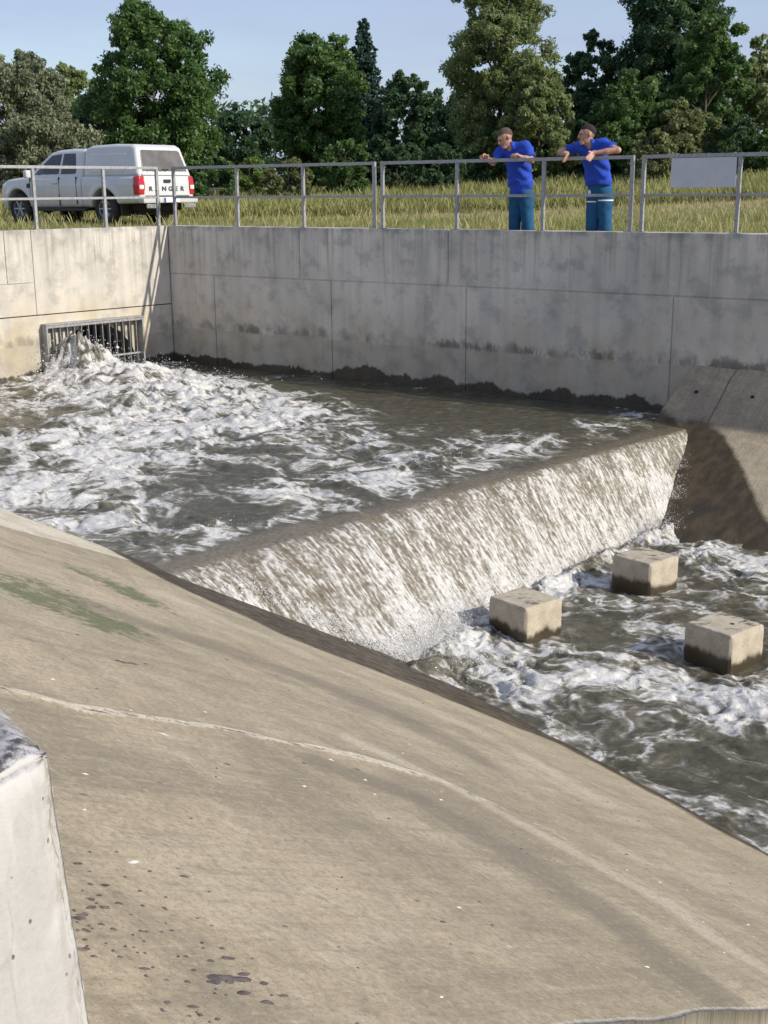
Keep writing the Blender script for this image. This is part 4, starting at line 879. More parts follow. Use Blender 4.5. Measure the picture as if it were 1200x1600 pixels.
# meadow grass
def grass_mat():
    m = NM('meadow_grass'); a = m.attr('gv')
    c = m.mix(m.rng(a, 0, 0.45, smooth=False), (0.19, 0.225, 0.06), (0.35, 0.34, 0.125)); c = m.mix(m.rng(a, 0.45, 1.0, smooth=False), c, (0.52, 0.44, 0.26))
    m.fin(c, 0.6); tr = m.n.new('ShaderNodeBsdfTranslucent'); m.put(tr.inputs['Color'], c)
    ms = m.n.new('ShaderNodeMixShader'); ms.inputs[0].default_value = 0.4
    m.L(m.p.outputs[0], ms.inputs[1]); m.L(tr.outputs[0], ms.inputs[2]); m.L(ms.outputs[0], m.n['Material Output'].inputs['Surface']); return m.m
M_GRASS = grass_mat()
def grass(name, n, ylo, yhi, hlo, hhi, wd, g, valfun, pxlo=-80, pxhi=1280, margin=0.02):
    d = ylo * (yhi / ylo) ** g.random(n); px = g.uniform(pxlo, pxhi, n); x = (px - 600) / 1964 * d; y = d
    x = x + 0.05 * g.standard_normal(n); y = y + 0.05 * g.standard_normal(n)
    v = (x - P0[0]) * NB[0] + (y - P0[1]) * NB[1]; v2 = (x - P0[0]) * NL[0] + (y - P0[1]) * NL[1]
    k = np.maximum(v, v2) > WALL_T + margin; x, y, d = x[k], y[k], d[k]; dw = np.maximum(v, v2)[k] - WALL_T; n = len(x)
    z = ground_z(x, y) - 0.02
    clump = fbm(x * 0.9, y * 0.9, 3, 301); h = (hlo + (hhi - hlo) * g.random(n) ** 1.3) * (1 + 0.45 * clump) * np.clip(0.35 + dw / 3.0, 0.35, 1)
    a = g.uniform(0, 2 * math.pi, n); lean = 0.10 + 0.40 * g.random(n); dx = np.cos(a) * lean * h; dy = np.sin(a) * lean * h
    b = g.uniform(0, math.pi, n); wx_ = np.cos(b) * wd * (0.6 + 0.8 * g.random(n)) * (d / 25) ** 0.5; wy_ = np.sin(b) * wd * (d / 25) ** 0.5
    V = np.stack([np.stack([x - wx_, y - wy_, z], 1), np.stack([x + wx_, y + wy_, z], 1), np.stack([x + dx * 0.4 + wx_ * .7, y + dy * 0.4 + wy_ * .7, z + h * 0.62], 1), np.stack([x + dx, y + dy, z + h], 1)], 1)
    val = np.clip(valfun(x, y, g), 0, 1)
    return V.reshape(-1, 3), np.arange(n * 4).reshape(n, 4), np.repeat(val, 4)
def gval(x, y, g):
    n = len(x); big = fbm(x * 0.22, y * 0.22, 3, 311); far = sst(33, 40, y + 0.15 * x) * sst(47, 43, y + 0.1 * x)
    return 0.27 + 0.35 * big + 0.12 * g.standard_normal(n) + 0.40 * far * (x > -3) + 0.22 * far - 0.25 * sst(44, 47, y)
g = np.random.default_rng(5)
V, F, val = grass('g', 210000, 15.5, 46, 0.05, 0.17, 0.0048, g, gval)
V2, F2, val2 = grass('g', 60000, 38, 50, 0.20, 0.60, 0.0055, g, lambda x, y, g: 0.32 + 0.14 * g.standard_normal(len(x)))
V3, F3, val3 = grass('g', 6000, 17, 42, 0.18, 0.40, 0.0030, g, lambda x, y, g: 0.62 + 0.2 * g.standard_normal(len(x)), margin=0.5)
V = np.vstack([V, V2, V3]); F = np.vstack([F, F2 + 4 * len(F), F3 + 4 * (len(F) + len(F2))]); val = np.concatenate([val, val2, val3])
tag(mesh('grass', V, F, M_GRASS, attrs=dict(gv=val)), 'tall unmown meadow grass with straw tops', 'grass', kind='stuff')
# ---------------------------------------------------------------- implicit-surface modelling kit (surface nets)
class SDF:
    def __init__(s, lo, hi, h):
        s.lo = np.array(lo, float); s.h = h; s.n = np.ceil((np.array(hi) - s.lo) / h).astype(int) + 1
        s.F = np.full(s.n, 0.25, np.float32)
        s.ax = [s.lo[i] + h * np.arange(s.n[i]) for i in range(3)]
    def _box(s, lo, hi, pad):
        a = np.clip(np.floor((np.array(lo) - pad - s.lo) / s.h).astype(int), 0, s.n); b = np.clip(np.ceil((np.array(hi) + pad - s.lo) / s.h).astype(int) + 1, 0, s.n)
        sl = tuple(slice(a[i], b[i]) for i in range(3)); P = [s.ax[i][sl[i]] for i in range(3)]
        return sl, P[0][:, None, None], P[1][None, :, None], P[2][None, None, :]
    def _mrg(s, sl, d, k, op):
        A = s.F[sl]
        if op == 'sub': d = -d; A = np.maximum(A, d) if k <= 0 else A + 0
        if op == 'sub':
            if k > 0: hh = np.clip(0.5 - 0.5 * (A - d) / k, 0, 1); A = A * (1 - hh) + d * hh + k * hh * (1 - hh)
        else:
            if k > 0: hh = np.clip(0.5 + 0.5 * (A - d) / k, 0, 1); A = A * (1 - hh) + d * hh - k * hh * (1 - hh)
            else: A = np.minimum(A, d)
        s.F[sl] = A
    def cone(s, a, b, ra, rb, k=0.03, op='add', sq=(1, 1, 1)):
        """tapered capsule"""
        a = np.array(a, float); b = np.array(b, float); R = max(ra, rb)
        sl, x, y, z = s._box(np.minimum(a, b) - R, np.maximum(a, b) + R, k + 0.08)
        d = b - a; L = d @ d + 1e-12
        t = np.clip(((x - a[0]) * d[0] + (y - a[1]) * d[1] + (z - a[2]) * d[2]) / L, 0, 1)
        q = np.sqrt(((x - a[0] - t * d[0]) / sq[0]) ** 2 + ((y - a[1] - t * d[1]) / sq[1]) ** 2 + ((z - a[2] - t * d[2]) / sq[2]) ** 2) - (ra + (rb - ra) * t)
        s._mrg(sl, q, k, op); return s
    def ell(s, c, r, k=0.03, op='add', M=None):
        c = np.array(c, float); r = np.array(r, float); R = r.max()
        sl, x, y, z = s._box(c - R, c + R, k + 0.08)
        X, Y, Z = x - c[0], y - c[1], z - c[2]
        if M is not None:
            M = np.array(M); X, Y, Z = (M[0, 0] * X + M[1, 0] * Y + M[2, 0] * Z, M[0, 1] * X + M[1, 1] * Y + M[2, 1] * Z, M[0, 2] * X + M[1, 2] * Y + M[2, 2] * Z)
        k0 = np.sqrt((X / r[0]) ** 2 + (Y / r[1]) ** 2 + (Z / r[2]) ** 2); k1 = np.sqrt((X / r[0] ** 2) ** 2 + (Y / r[1] ** 2) ** 2 + (Z / r[2] ** 2) ** 2) + 1e-9
        s._mrg(sl, k0 * (k0 - 1) / k1, k, op); return s
    def grid(s): return s.ax[0][:, None, None], s.ax[1][None, :, None], s.ax[2][None, None, :]
    def verts(s): return surface_nets(s.F, s.lo, s.h)
def surface_nets(F, lo, h):
    ins = F < 0; n = F.shape
    c = [(i, j, k) for i in (0, 1) for j in (0, 1) for k in (0, 1)]
    sl = lambda o: tuple(slice(o[a], n[a] - 1 + o[a]) for a in range(3))
    cnt = sum(ins[sl(o)].astype(np.int8) for o in c); mask = (cnt > 0) & (cnt < 8)
    ii = np.argwhere(mask); N = len(ii)
    acc = np.zeros((N, 3)); w = np.zeros(N)
    val = {o: F[ii[:, 0] + o[0], ii[:, 1] + o[1], ii[:, 2] + o[2]] for o in c}
    for o in c:
        for a in range(3):
            if o[a] == 0:
                p = list(o); p[a] = 1; p = tuple(p); va, vb = val[o], val[p]; m = (va < 0) != (vb < 0)
                t = np.where(m, va / np.where(m, va - vb, 1), 0); q = np.array(o, float)[None].repeat(N, 0); q[:, a] += t
                acc[m] += q[m]; w[m] += 1
    V = lo + h * (ii + acc / np.maximum(w, 1)[:, None])
    idx = np.full(mask.shape, -1, np.int64); idx[mask] = np.arange(N)
    Q = []
    for a in range(3):
        b, d = (a + 1) % 3, (a + 2) % 3
        lo_ = [slice(None)] * 3; hi_ = [slice(None)] * 3; lo_[a] = slice(0, n[a] - 1); hi_[a] = slice(1, n[a])
        A = ins[tuple(lo_)]; B = ins[tuple(hi_)]; e = np.argwhere(A != B)
        ok = (e[:, b] > 0) & (e[:, d] > 0) & (e[:, b] < n[b] - 1) & (e[:, d] < n[d] - 1); e = e[ok]
        def cell(db, dd):
            q = e.copy(); q[:, b] -= db; q[:, d] -= dd; return idx[q[:, 0], q[:, 1], q[:, 2]]
        f = np.stack([cell(1, 1), cell(0, 1), cell(0, 0), cell(1, 0)], 1)
        fl = ~A[e[:, 0], e[:, 1], e[:, 2]]; f[fl] = f[fl][:, ::-1]; Q.append(f)
    Q = np.vstack(Q); Q = Q[(Q >= 0).all(1)]
    return V, Q
def sdf_obj(name, S, mat, parent, F=None, origin=None):
    V, Q = surface_nets(S.F if F is None else F, S.lo, S.h)
    return mesh(name, V, Q, mat, parent, smooth=True)

# ---------------------------------------------------------------- the two workers
def cloth_mat(name, c, s=60):
    m = NM(name); v = m.obj(); n = m.noise(v, 9, 4, 0.6); w = m.noise(v, 160, 2, 0.5); f = m.noise(m.mapv(v, (1, 1, 0.5)), 14, 4, 0.6)
    cc = m.mix(m.rng(n, 0.3, 0.7), tuple(x * 0.82 for x in c), tuple(min(1, x * 1.12) for x in c))
    return m.fin(cc, 0.85, m.bump(m.mth('ADD', f, m.mth('MULTIPLY', w, 0.2)), 0.6, 0.02))
M_SHIRT = cloth_mat('royal_blue_cotton', (0.012, 0.058, 0.45)); M_TROUS = cloth_mat('petrol_blue_drill', (0.006, 0.078, 0.185)); M_BOOT = plain('black_boot', (0.02, 0.02, 0.02), 0.5)
m = NM('skin'); v = m.obj(); n_ = m.noise(v, 22, 4, 0.6); M_SKIN = m.fin(m.mix(m.rng(n_, 0.35, 0.65), (0.36, 0.185, 0.125), (0.47, 0.27, 0.19)), 0.5, Subsurface_Weight=0.12)
M_HAIRG = plain('greying_hair', (0.075, 0.053, 0.041), 0.9, var=0.5, scale=60); M_HAIRD = plain('dark_hair', (0.018, 0.013, 0.011), 0.9, var=0.4, scale=60)
M_EYE = plain('eye_dark', (0.02, 0.015, 0.012), 0.3); M_LIP = plain('lip', (0.30, 0.11, 0.085), 0.5); M_STRIPE = plain('reflective_tape', (0.72, 0.74, 0.76), 0.4, var=0.03); M_EMBLEM = plain('emblem_print', (0.75, 0.77, 0.80), 0.6, var=0.05)
M_BELT = plain('belt_leather', (0.02, 0.018, 0.016), 0.5); M_PHONE = plain('phone_case', (0.06, 0.035, 0.025), 0.35)
def rot_yaw_pitch(yaw, pitch, roll=0.0):
    """columns: head right, head back, head up. yaw 0 looks along -y; positive yaw turns the face towards -x"""
    return np.array((Matrix.Rotation(-yaw, 3, 'Z') @ Matrix.Rotation(pitch, 3, 'X') @ Matrix.Rotation(roll, 3, 'Y')))
def hand(S, wrist, fdir, pnorm, side, curl, sc=1.0):
    """palm plus five bent fingers. fdir: finger direction, pnorm: palm normal (curl direction), side: direction of the thumb"""
    w = np.array(wrist, float); f = np.array(fdir, float); f /= np.linalg.norm(f); p = np.array(pnorm, float); p -= f * (p @ f); p /= np.linalg.norm(p); t = np.cross(f, p); t *= np.sign(t @ np.array(side, float)) or 1
    for o in (-0.026, 0.0, 0.026): S.cone(w + t * o * 0.7 * sc, w + f * 0.092 * sc + t * o * 1.1 * sc, 0.019 * sc, 0.016 * sc, 0.014)
    for i, (o, L) in enumerate(((0.033, 0.072), (0.011, 0.084), (-0.012, 0.078), (-0.034, 0.060))):
        a = w + f * 0.094 * sc + t * o * sc; ang = 0.0; q = a
        for j in range(3):
            ang += curl * (0.55 + 0.25 * j) + 0.06 * i; d = f * math.cos(ang) + p * math.sin(ang); e = q + d * L * sc * (0.44, 0.32, 0.26)[j]
            S.cone(q, e, (0.0105, 0.0095, 0.0085)[j] * sc, (0.0095, 0.0085, 0.007)[j] * sc, 0.004); q = e
    a = w + f * 0.028 * sc + t * 0.034 * sc; b = a + (f * 0.55 + t * 0.65 + p * 0.30) * 0.042 * sc; c = b + (f * 0.85 + t * 0.15 + p * 0.45) * 0.042 * sc
    S.cone(w + f * 0.02 * sc + t * 0.015 * sc, a, 0.017 * sc, 0.014 * sc, 0.01); S.cone(a, b, 0.0135 * sc, 0.0115 * sc, 0.006); S.cone(b, c, 0.0112 * sc, 0.0085 * sc, 0.004)
def person(label, xw, J, hair_mat, head_rot, extras, stripes):
    """J: joints in wall-local coordinates (x along wall, y behind, z up from wall top). Feet on the ground."""
    gz = J['ground']; loc = P0 + DB * xw + NB * 0.62
    root = thing('person', label, 'person', (loc[0], loc[1], gz), math.atan2(DB[1], DB[0]))
    off = np.array([0, -0.62, -gz]); J = {k: (np.array(v, float) + off if isinstance(v, (tuple, list)) else v) for k, v in J.items()}
    h = 0.0085
    S = SDF((-0.78, -0.85, 0.75), (0.72, 0.25, 2.12), h)                        # body: torso, head, arms, hands
    pel, wai, che, nk, hd = J['pelvis'], J['waist'], J['chest'], J['neck'], J['head']
    S.cone(pel + [0, 0, 0.06], wai, 0.135, 0.125, 0.05, sq=(1.12, 0.85, 1)); S.cone(wai, che, 0.125, 0.15, 0.06, sq=(1.15, 0.85, 1))
    S.cone(J['sl'] * 0.75 + J['sr'] * 0.25, J['sr'] * 0.75 + J['sl'] * 0.25, 0.085, 0.085, 0.06)
    S.cone(nk - [0, 0, 0.04], hd - [0, 0, 0.03], 0.064, 0.060, 0.03)
    for a in 'lr':
        sh, el, wr = J['s' + a], J['e' + a], J['w' + a]
        S.cone(sh, el, 0.060, 0.046, 0.03); S.cone(el, el * 0.55 + wr * 0.45, 0.046, 0.046, 0.02); S.cone(el * 0.55 + wr * 0.45, wr, 0.045, 0.030, 0.02)
        hand(S, wr, J['f' + a], J['p' + a], J['t' + a], J['c' + a], 1.13)
    M = head_rot; X, Y, Z = M[:, 0], M[:, 1], M[:, 2]; hs = 1.16
    at = lambda r, b, u: hd + (X * r + Y * b + Z * u) * hs
    S.ell(at(0, 0.012, 0.035), np.array((0.078, 0.100, 0.092)) * hs, 0.02, M=M); S.ell(at(0, -0.022, -0.045), np.array((0.060, 0.074, 0.075)) * hs, 0.03, M=M)
    S.cone(at(-0.02, -0.078, -0.098), at(0.02, -0.078, -0.098), 0.021 * hs, 0.021 * hs, 0.03)                      # chin
    S.cone(at(0, -0.095, 0.022), at(0, -0.113, -0.022), 0.010 * hs, 0.0165 * hs, 0.012)                            # nose
    S.cone(at(-0.034, -0.083, 0.032), at(0.034, -0.083, 0.032), 0.014 * hs, 0.014 * hs, 0.015)                      # brow
    for sx in (-1, 1):
        S.ell(at(0.030 * sx, -0.100, 0.012), np.array((0.017, 0.012, 0.011)) * hs, 0.012, 'sub', M=M)
        S.ell(at(0.080 * sx, 0.012, 0.002), np.array((0.012, 0.020, 0.032)) * hs, 0.006, M=M)                      # ears
    S.cone(at(-0.022, -0.101, -0.058), at(0.022, -0.101, -0.058), 0.004, 0.004, 0.008, 'sub')                       # mouth line
    body = sdf_obj('body', S, M_SKIN, root)
    for sx in (-1, 1):
        e = SDF(at(0.031 * sx, -0.087, 0.012) - 0.03, at(0.031 * sx, -0.087, 0.012) + 0.03, 0.003); e.ell(at(0.031 * sx, -0.090, 0.013), np.array((0.012, 0.009, 0.007)) * hs, 0, M=M); sdf_obj('eye', e, M_EYE, body)
    e = SDF(at(0, -0.1, -0.058) - 0.06, at(0, -0.1, -0.058) + 0.06, 0.004); e.cone(at(-0.02, -0.094, -0.058), at(0.02, -0.094, -0.058), 0.008, 0.008, 0); sdf_obj('mouth', e, M_LIP, body)
    # hair: a cap a few millimetres above the scalp, cut by the hairline
    Hs = SDF(hd - 0.2, hd + 0.2, 0.005); Hs.ell(at(0, 0.0135, 0.0365), np.array((0.0797, 0.1017, 0.0942)) * hs, 0, M=M)
    gx, gy, gz_ = Hs.grid(); gx, gy, gz_ = gx - hd[0], gy - hd[1], gz_ - hd[2]
    lb = (gx * Y[0] + gy * Y[1] + gz_ * Y[2]) / hs; lu = (gx * Z[0] + gy * Z[1] + gz_ * Z[2]) / hs
    nz = 0.0016 * np.sin(gx * 310 + 3 * np.sin(gz_ * 190)) * np.sin(gy * 290 + 2 * gz_ * 100)
    cut = np.maximum(0.066 - lu - np.clip(lb + 0.015, 0, 1) * 0.80, -0.06 - lb - 0.03 + 0 * lu)
    Hf = np.maximum(Hs.F + nz, np.minimum(cut, 0.5) * 0.7); sdf_obj('hair', Hs, hair_mat, body, F=Hf.astype(np.float32))
    # polo shirt
    G = SDF((-0.78, -0.72, 0.75), (0.72, 0.28, 1.95), h); hem = J['hem'] - gz
    G.cone(pel + [0, 0, 0.02], wai, 0.172, 0.165, 0.06, sq=(1.10, 0.86, 1)); G.cone(wai, che, 0.165, 0.178, 0.07, sq=(1.15, 0.9, 1))
    G.cone(J['sl'] * 0.8 + J['sr'] * 0.2, J['sr'] * 0.8 + J['sl'] * 0.2, 0.102, 0.102, 0.06)
    for a in 'lr':
        sh, el = J['s' + a], J['e' + a]; q = sh + (el - sh) * J.get('slv' + a, 0.78); G.cone(sh, q, 0.092, 0.082, 0.05)
    gx, gy, gz_ = G.grid()
    wr_ = 0.010 * np.sin(24 * gz_ + 14 * gx + 3 * np.sin(9 * gx + 4 * gz_)) * np.sin(8 * gz_ - 6 * gx + 1) + 0.007 * np.sin(21 * gx - 26 * gz_ + 5 * gy + 2 * np.sin(13 * gz_))
    Gf = G.F + wr_.astype(np.float32)
    Gf = np.maximum(Gf, (hem + 0.015 * np.sin(11 * gx + 1) + 0.10 * np.clip(0, 0, 1) - gz_).astype(np.float32))
    for a in 'lr':                                                              # sleeve ends
        sh, el = J['s' + a], J['e' + a]; d = el - sh; L = np.linalg.norm(d); d = d / L; c = sh + d * L * J.get('slv' + a, 0.78)
        pl = ((gx - c[0]) * d[0] + (gy - c[1]) * d[1] + (gz_ - c[2]) * d[2]); near = np.sqrt((gx - c[0]) ** 2 + (gy - c[1]) ** 2 + (gz_ - c[2]) ** 2) - 0.19
        Gf = np.where((near < 0), np.maximum(Gf, pl), Gf)
    nb2 = nk + np.array([0, -0.01, 0.035]); up_ = (hd - nk); up_ /= np.linalg.norm(up_)
    plk = ((gx - nb2[0]) * up_[0] + (gy - nb2[1]) * up_[1] + (gz_ - nb2[2]) * up_[2])
    rn_ = np.sqrt((gx - nk[0]) ** 2 + (gy - nk[1]) ** 2 + 0 * gz_) - 0.115
    Gf = np.where(rn_ < 0, np.maximum(Gf, plk.astype(np.float32) - 0.01), Gf)
    vn = np.sqrt(((gx - nk[0]) / 0.052) ** 2 + ((gy - (nk[1] - 0.13)) / 0.10) ** 2 + ((gz_ - (nk[2] - 0.03)) / 0.10) ** 2) - 1    # open collar
    Gf = np.maximum(Gf, -(vn * 0.05).astype(np.float32))
    shirt = sdf_obj('polo_shirt', G, M_SHIRT, root, F=Gf.astype(np.float32))
    # collar
    K = SDF(nk - 0.22, nk + 0.22, 0.007); K.cone(nk + [0, 0.0, -0.03], nk + up_ * 0.045, 0.098, 0.082, 0)
    kx, ky, kz = K.grid(); inner = np.sqrt((kx - nk[0]) ** 2 + (ky - nk[1]) ** 2) - 0.074
    opn = np.abs(kx - nk[0] + 0.25 * X[1] * 0) - 0.028 - 0.3 * np.clip(nk[2] + 0.04 - kz, 0, 1)
    Kf = np.maximum(np.maximum(K.F, -inner), np.where(ky < nk[1], -opn, -1)); Kf = np.maximum(Kf, (nk[2] - 0.015 - kz)); Kf = np.maximum(Kf, kz - nk[2] - 0.055)
    sdf_obj('collar', K, M_SHIRT, shirt, F=Kf.astype(np.float32))
    # round chest emblem hugging the cloth
    ec = J['emblem']; Ef = np.maximum(Gf - 0.005, (np.sqrt((gx - ec[0]) ** 2 + ((gz_ - ec[2]) * 1.15) ** 2) - 0.042 + 0 * gy)); Ef = np.maximum(Ef, -(Gf + 0.006)); Ef = np.maximum(Ef, gy - che[1] - 0.0)
    sdf_obj('emblem', G, M_EMBLEM, shirt, F=Ef.astype(np.float32))
    # trousers
    Tt_ = SDF((-0.32, -0.35, 0.02), (0.32, 0.36, 1.35), h)
    hp = pel + np.array([0, 0, 0.02]); Tt_.cone(hp + [-0.05, 0, 0], hp + [0.05, 0, 0], 0.148, 0.148, 0.05, sq=(1, 0.92, 1)); Tt_.cone(hp, wai, 0.15, 0.14, 0.05, sq=(1.1, 0.88, 1))
    for a in 'lr':
        hi, kn, an = J['h' + a], J['k' + a], J['a' + a]
        Tt_.cone(hi, kn, 0.118, 0.092, 0.025); Tt_.cone(kn, an, 0.092, 0.082, 0.03)
    gx, gy, gz_ = Tt_.grid()
    Tf = Tt_.F + (0.0035 * np.sin(19 * gz_ + 12 * gx + 3 * np.sin(7 * gz_)) * np.sin(23 * gx + 5 * gz_) + 0.004 * np.sin(31 * gz_ - 25 * gy + 2.5 * np.sin(11 * gx)) * np.clip(1.15 - gz_, 0, 1)).astype(np.float32) * (1 + 0 * gx)
    top = J['belt'] - gz; Tf = np.maximum(Tf, (gz_ - top)); Tf = np.maximum(Tf, 0.07 - gz_)
    trs = sdf_obj('trousers', Tt_, M_TROUS, root, F=Tf.astype(np.float32))
    Bf = np.maximum(Tf - 0.006, np.abs(gz_ - top + 0.025) - 0.02); Bf = np.maximum(Bf, -(Tf + 0.02)); sdf_obj('belt', Tt_, M_BELT, trs, F=Bf.astype(np.float32))
    for (z0, x0, x1) in stripes:
        Rf = np.maximum(Tf - 0.005, np.abs(gz_ - (z0 - gz)) - 0.0125); Rf = np.maximum(Rf, -(Tf + 0.006)); Rf = np.maximum(Rf, np.maximum(x0 - gx, gx - x1)); sdf_obj('reflective_stripe', Tt_, M_STRIPE, trs, F=Rf.astype(np.float32))
    for a in 'lr':
        an = J['a' + a]; B = SDF(an - 0.30, an + 0.30, 0.012); B.cone(an + [0, 0.03, -0.02], an + [0, -0.14, -0.045], 0.058, 0.046, 0); bx_, by_, bz_ = B.grid(); Bf = np.maximum(B.F, 0.004 - bz_ + 0 * bx_)
        sdf_obj('boot', B, M_BOOT, root, F=Bf.astype(np.float32))
    extras(root, J, gz, shirt, trs, (Tt_, Tf))
    return root
gz = -0.47
JB = dict(ground=gz, pelvis=(0.0, 0.60, 0.56), waist=(0.0, 0.53, 0.76), chest=(0.0, 0.38, 1.10), neck=(-0.01, 0.27, 1.27), head=(-0.045, 0.21, 1.385),
          sl=(0.205, 0.30, 1.235), sr=(-0.215, 0.30, 1.225), el=(0.46, 0.20, 1.155), er=(-0.475, 0.20, 1.15), wl=(0.16, 0.020, 1.115), wr=(-0.265, 0.020, 1.115),
          fl=(-0.16, -0.10, -0.98), fr=(0.18, -0.10, -0.98), pl=(0.55, 0.80, -0.1), pr=(-0.55, 0.80, -0.1), tl=(-1, 0, 0), tr=(1, 0, 0), cl=0.16, cr=0.12,
          hl=(0.095, 0.60, 0.50), hr=(-0.095, 0.60, 0.50), kl=(0.11, 0.60, 0.03), kr=(-0.10, 0.58, 0.03), al=(0.115, 0.66, -0.38), ar=(-0.105, 0.65, -0.38),
          hem=0.66, belt=0.72, emblem=(0.085, 0.2, 1.13), slvl=0.62, slvr=0.66)
JA = dict(ground=gz, pelvis=(0.0, 0.60, 0.52), waist=(0.0, 0.56, 0.74), chest=(-0.01, 0.46, 1.10), neck=(-0.055, 0.36, 1.275), head=(-0.115, 0.275, 1.385),
          sl=(0.195, 0.40, 1.235), sr=(-0.205, 0.38, 1.225), el=(0.335, 0.30, 1.04), er=(-0.33, 0.27, 1.02), wl=(0.20, 0.165, 1.100), wr=(-0.385, 0.175, 1.098),
          fl=(-0.35, -0.90, 0.0), fr=(-0.25, -0.95, 0.03), pl=(-0.1, -0.3, -1.0), pr=(0.2, -0.3, -1.0), tl=(-1, 0, 0), tr=(1, 0, 0), cl=0.95, cr=0.85,
          hl=(0.095, 0.60, 0.48), hr=(-0.095, 0.60, 0.48), kl=(0.125, 0.60, 0.02), kr=(-0.105, 0.59, 0.02), al=(0.145, 0.66, -0.38), ar=(-0.12, 0.65, -0.38),
          hem=0.52, belt=0.66, emblem=(0.055, 0.2, 1.115), slvl=0.80, slvr=0.70)
def exB(root, J, gz, shirt, trs, T):
    Tt_, Tf = T; gx, gy, gz_ = Tt_.grid()
    f = np.maximum(Tf - 0.005, np.sqrt((gx + 0.115) ** 2 + ((gz_ - (0.565 - gz)) * 0.9) ** 2 + 0 * gy) - 0.035); f = np.maximum(f, -(Tf + 0.006)); f = np.maximum(f, gy - 0.0)
    sdf_obj('thigh_emblem', Tt_, M_EMBLEM, trs, F=f.astype(np.float32))
def exA(root, J, gz, shirt, trs, T): pass
person('man in blue polo shirt and striped work trousers leaning forearms over the top rail', 8.67, JB, M_HAIRD, rot_yaw_pitch(math.radians(48), math.radians(4)), exB, [(0.445, 0.012, 0.3), (0.425, -0.3, -0.012)])
person('man in blue polo shirt bending his head down over the railing, hands on the rail', 7.31, JA, M_HAIRG, rot_yaw_pitch(math.radians(38), math.radians(30)), exA, [])
# ---------------------------------------------------------------- pickup with canopy
def poly_sd(px, pz, P):
    """signed distance to polygon P (negative inside)"""
    d = np.full(np.broadcast(px, pz).shape, 1e9); ins = np.zeros(d.shape, bool); n = len(P)
    for i in range(n):
        ax, az = P[i]; bx, bz = P[(i + 1) % n]; L = (bx - ax) ** 2 + (bz - az) ** 2
        t = np.clip(((px - ax) * (bx - ax) + (pz - az) * (bz - az)) / L, 0, 1)
        d = np.minimum(d, (px - ax - t * (bx - ax)) ** 2 + (pz - az - t * (bz - az)) ** 2)
        c = ((az > pz) != (bz > pz)) & (px < (bx - ax) * (pz - az) / (bz - az + 1e-12) + ax); ins ^= c
    d = np.sqrt(d); return np.where(ins, -d, d)
def smax(a, b, k):
    h = np.clip(0.5 - 0.5 * (a - b) / k, 0, 1); return a * (1 - h) + b * h + k * h * (1 - h)
def smin(a, b, k): return -smax(-a, -b, k)
m = NM('white_paint'); v = m.obj(); n_ = m.noise(v, 3, 4, 0.6); z_ = m.sep(v)[2]
dirt = m.mth('MULTIPLY', m.rng(z_, 0.85, 0.40), m.rng(n_, 0.3, 0.6, 0.3, 0.85))
M_PAINT = m.fin(m.mix(dirt, m.mix(m.rng(n_, .3, .7), (0.54, 0.55, 0.56), (0.60, 0.61, 0.62)), (0.42, 0.38, 0.31)), m.mth('ADD', 0.28, m.mth('MULTIPLY', dirt, 0.4)), Coat_Weight=0.4, Coat_Roughness=0.08)
M_GLASS = NM('tinted_glass').fin((0.012, 0.014, 0.016), 0.05, Coat_Weight=0.6)
m = NM('dusty_rear_glass'); n_ = m.noise(m.obj(), 4, 4); M_RGLASS = m.fin(m.mix(m.rng(n_, 0.3, 0.7), (0.09, 0.082, 0.075), (0.14, 0.13, 0.118)), 0.35, Coat_Weight=0.35)
M_BLACK = plain('black_plastic', (0.022, 0.022, 0.024), 0.6); M_TYRE = plain('tyre_rubber', (0.028, 0.027, 0.026), 0.85, var=0.3); M_RIM = steel_mat('alloy_rim', (0.36, 0.37, 0.39), 0.35, 0.7)
M_RED = NM('tail_lens').fin((0.42, 0.012, 0.018), 0.18, Coat_Weight=0.6); M_CLEAR = plain('reverse_lens', (0.72, 0.74, 0.76), 0.2); M_CHROME = steel_mat('step_chrome', (0.6, 0.6, 0.6), 0.25, 0.9)
M_PLATE = plain('number_plate', (0.75, 0.76, 0.78), 0.5, var=0.03); M_LETTER = plain('dark_lettering', (0.06, 0.065, 0.07), 0.4); M_UNDER = plain('underbody', (0.016, 0.015, 0.014), 0.85, var=0.3)
hd_az = math.radians(-54.0); fwd2 = np.array([math.sin(hd_az), math.cos(hd_az)]); lft2 = np.array([-fwd2[1], fwd2[0]])
TS = 1.06; rx, ry = -6.48, 32.75
tzg = float(ground_z(np.array([rx + 1.5 * fwd2[0]]), np.array([ry + 1.5 * fwd2[1]]))[0])
truck = thing('pickup_truck', 'white pickup with a closed canopy parked on the grass, red tail lamps towards the pool', 'pickup', (rx, ry, tzg + 0.0), math.atan2(fwd2[1], fwd2[0]), None, TS)
S = SDF((-1.36, -1.06, 0.26), (4.30, 1.06, 1.98), 0.02); x, y, z = S.grid(); ay = np.abs(y)
low = [(-1.13, 0.52), (-1.20, 0.62), (-1.205, 0.95), (-1.185, 1.15), (0.9, 1.155), (2.75, 1.17), (3.0, 1.165), (3.65, 1.10), (3.98, 1.00), (4.10, 0.86), (4.13, 0.62), (4.06, 0.42), (3.85, 0.34), (3.6, 0.36), (2.7, 0.40), (0.5, 0.42), (-0.5, 0.50)]
cab = [(2.98, 1.12), (2.12, 1.735), (1.85, 1.79), (1.3, 1.815), (0.84, 1.80), (0.80, 1.12)]
cap = [(0.775, 1.13), (0.775, 1.80), (0.55, 1.865), (-0.3, 1.885), (-0.86, 1.865), (-0.98, 1.80), (-1.165, 1.20), (-1.165, 1.13)]
x2, z2 = x[:, 0, :], z[0]
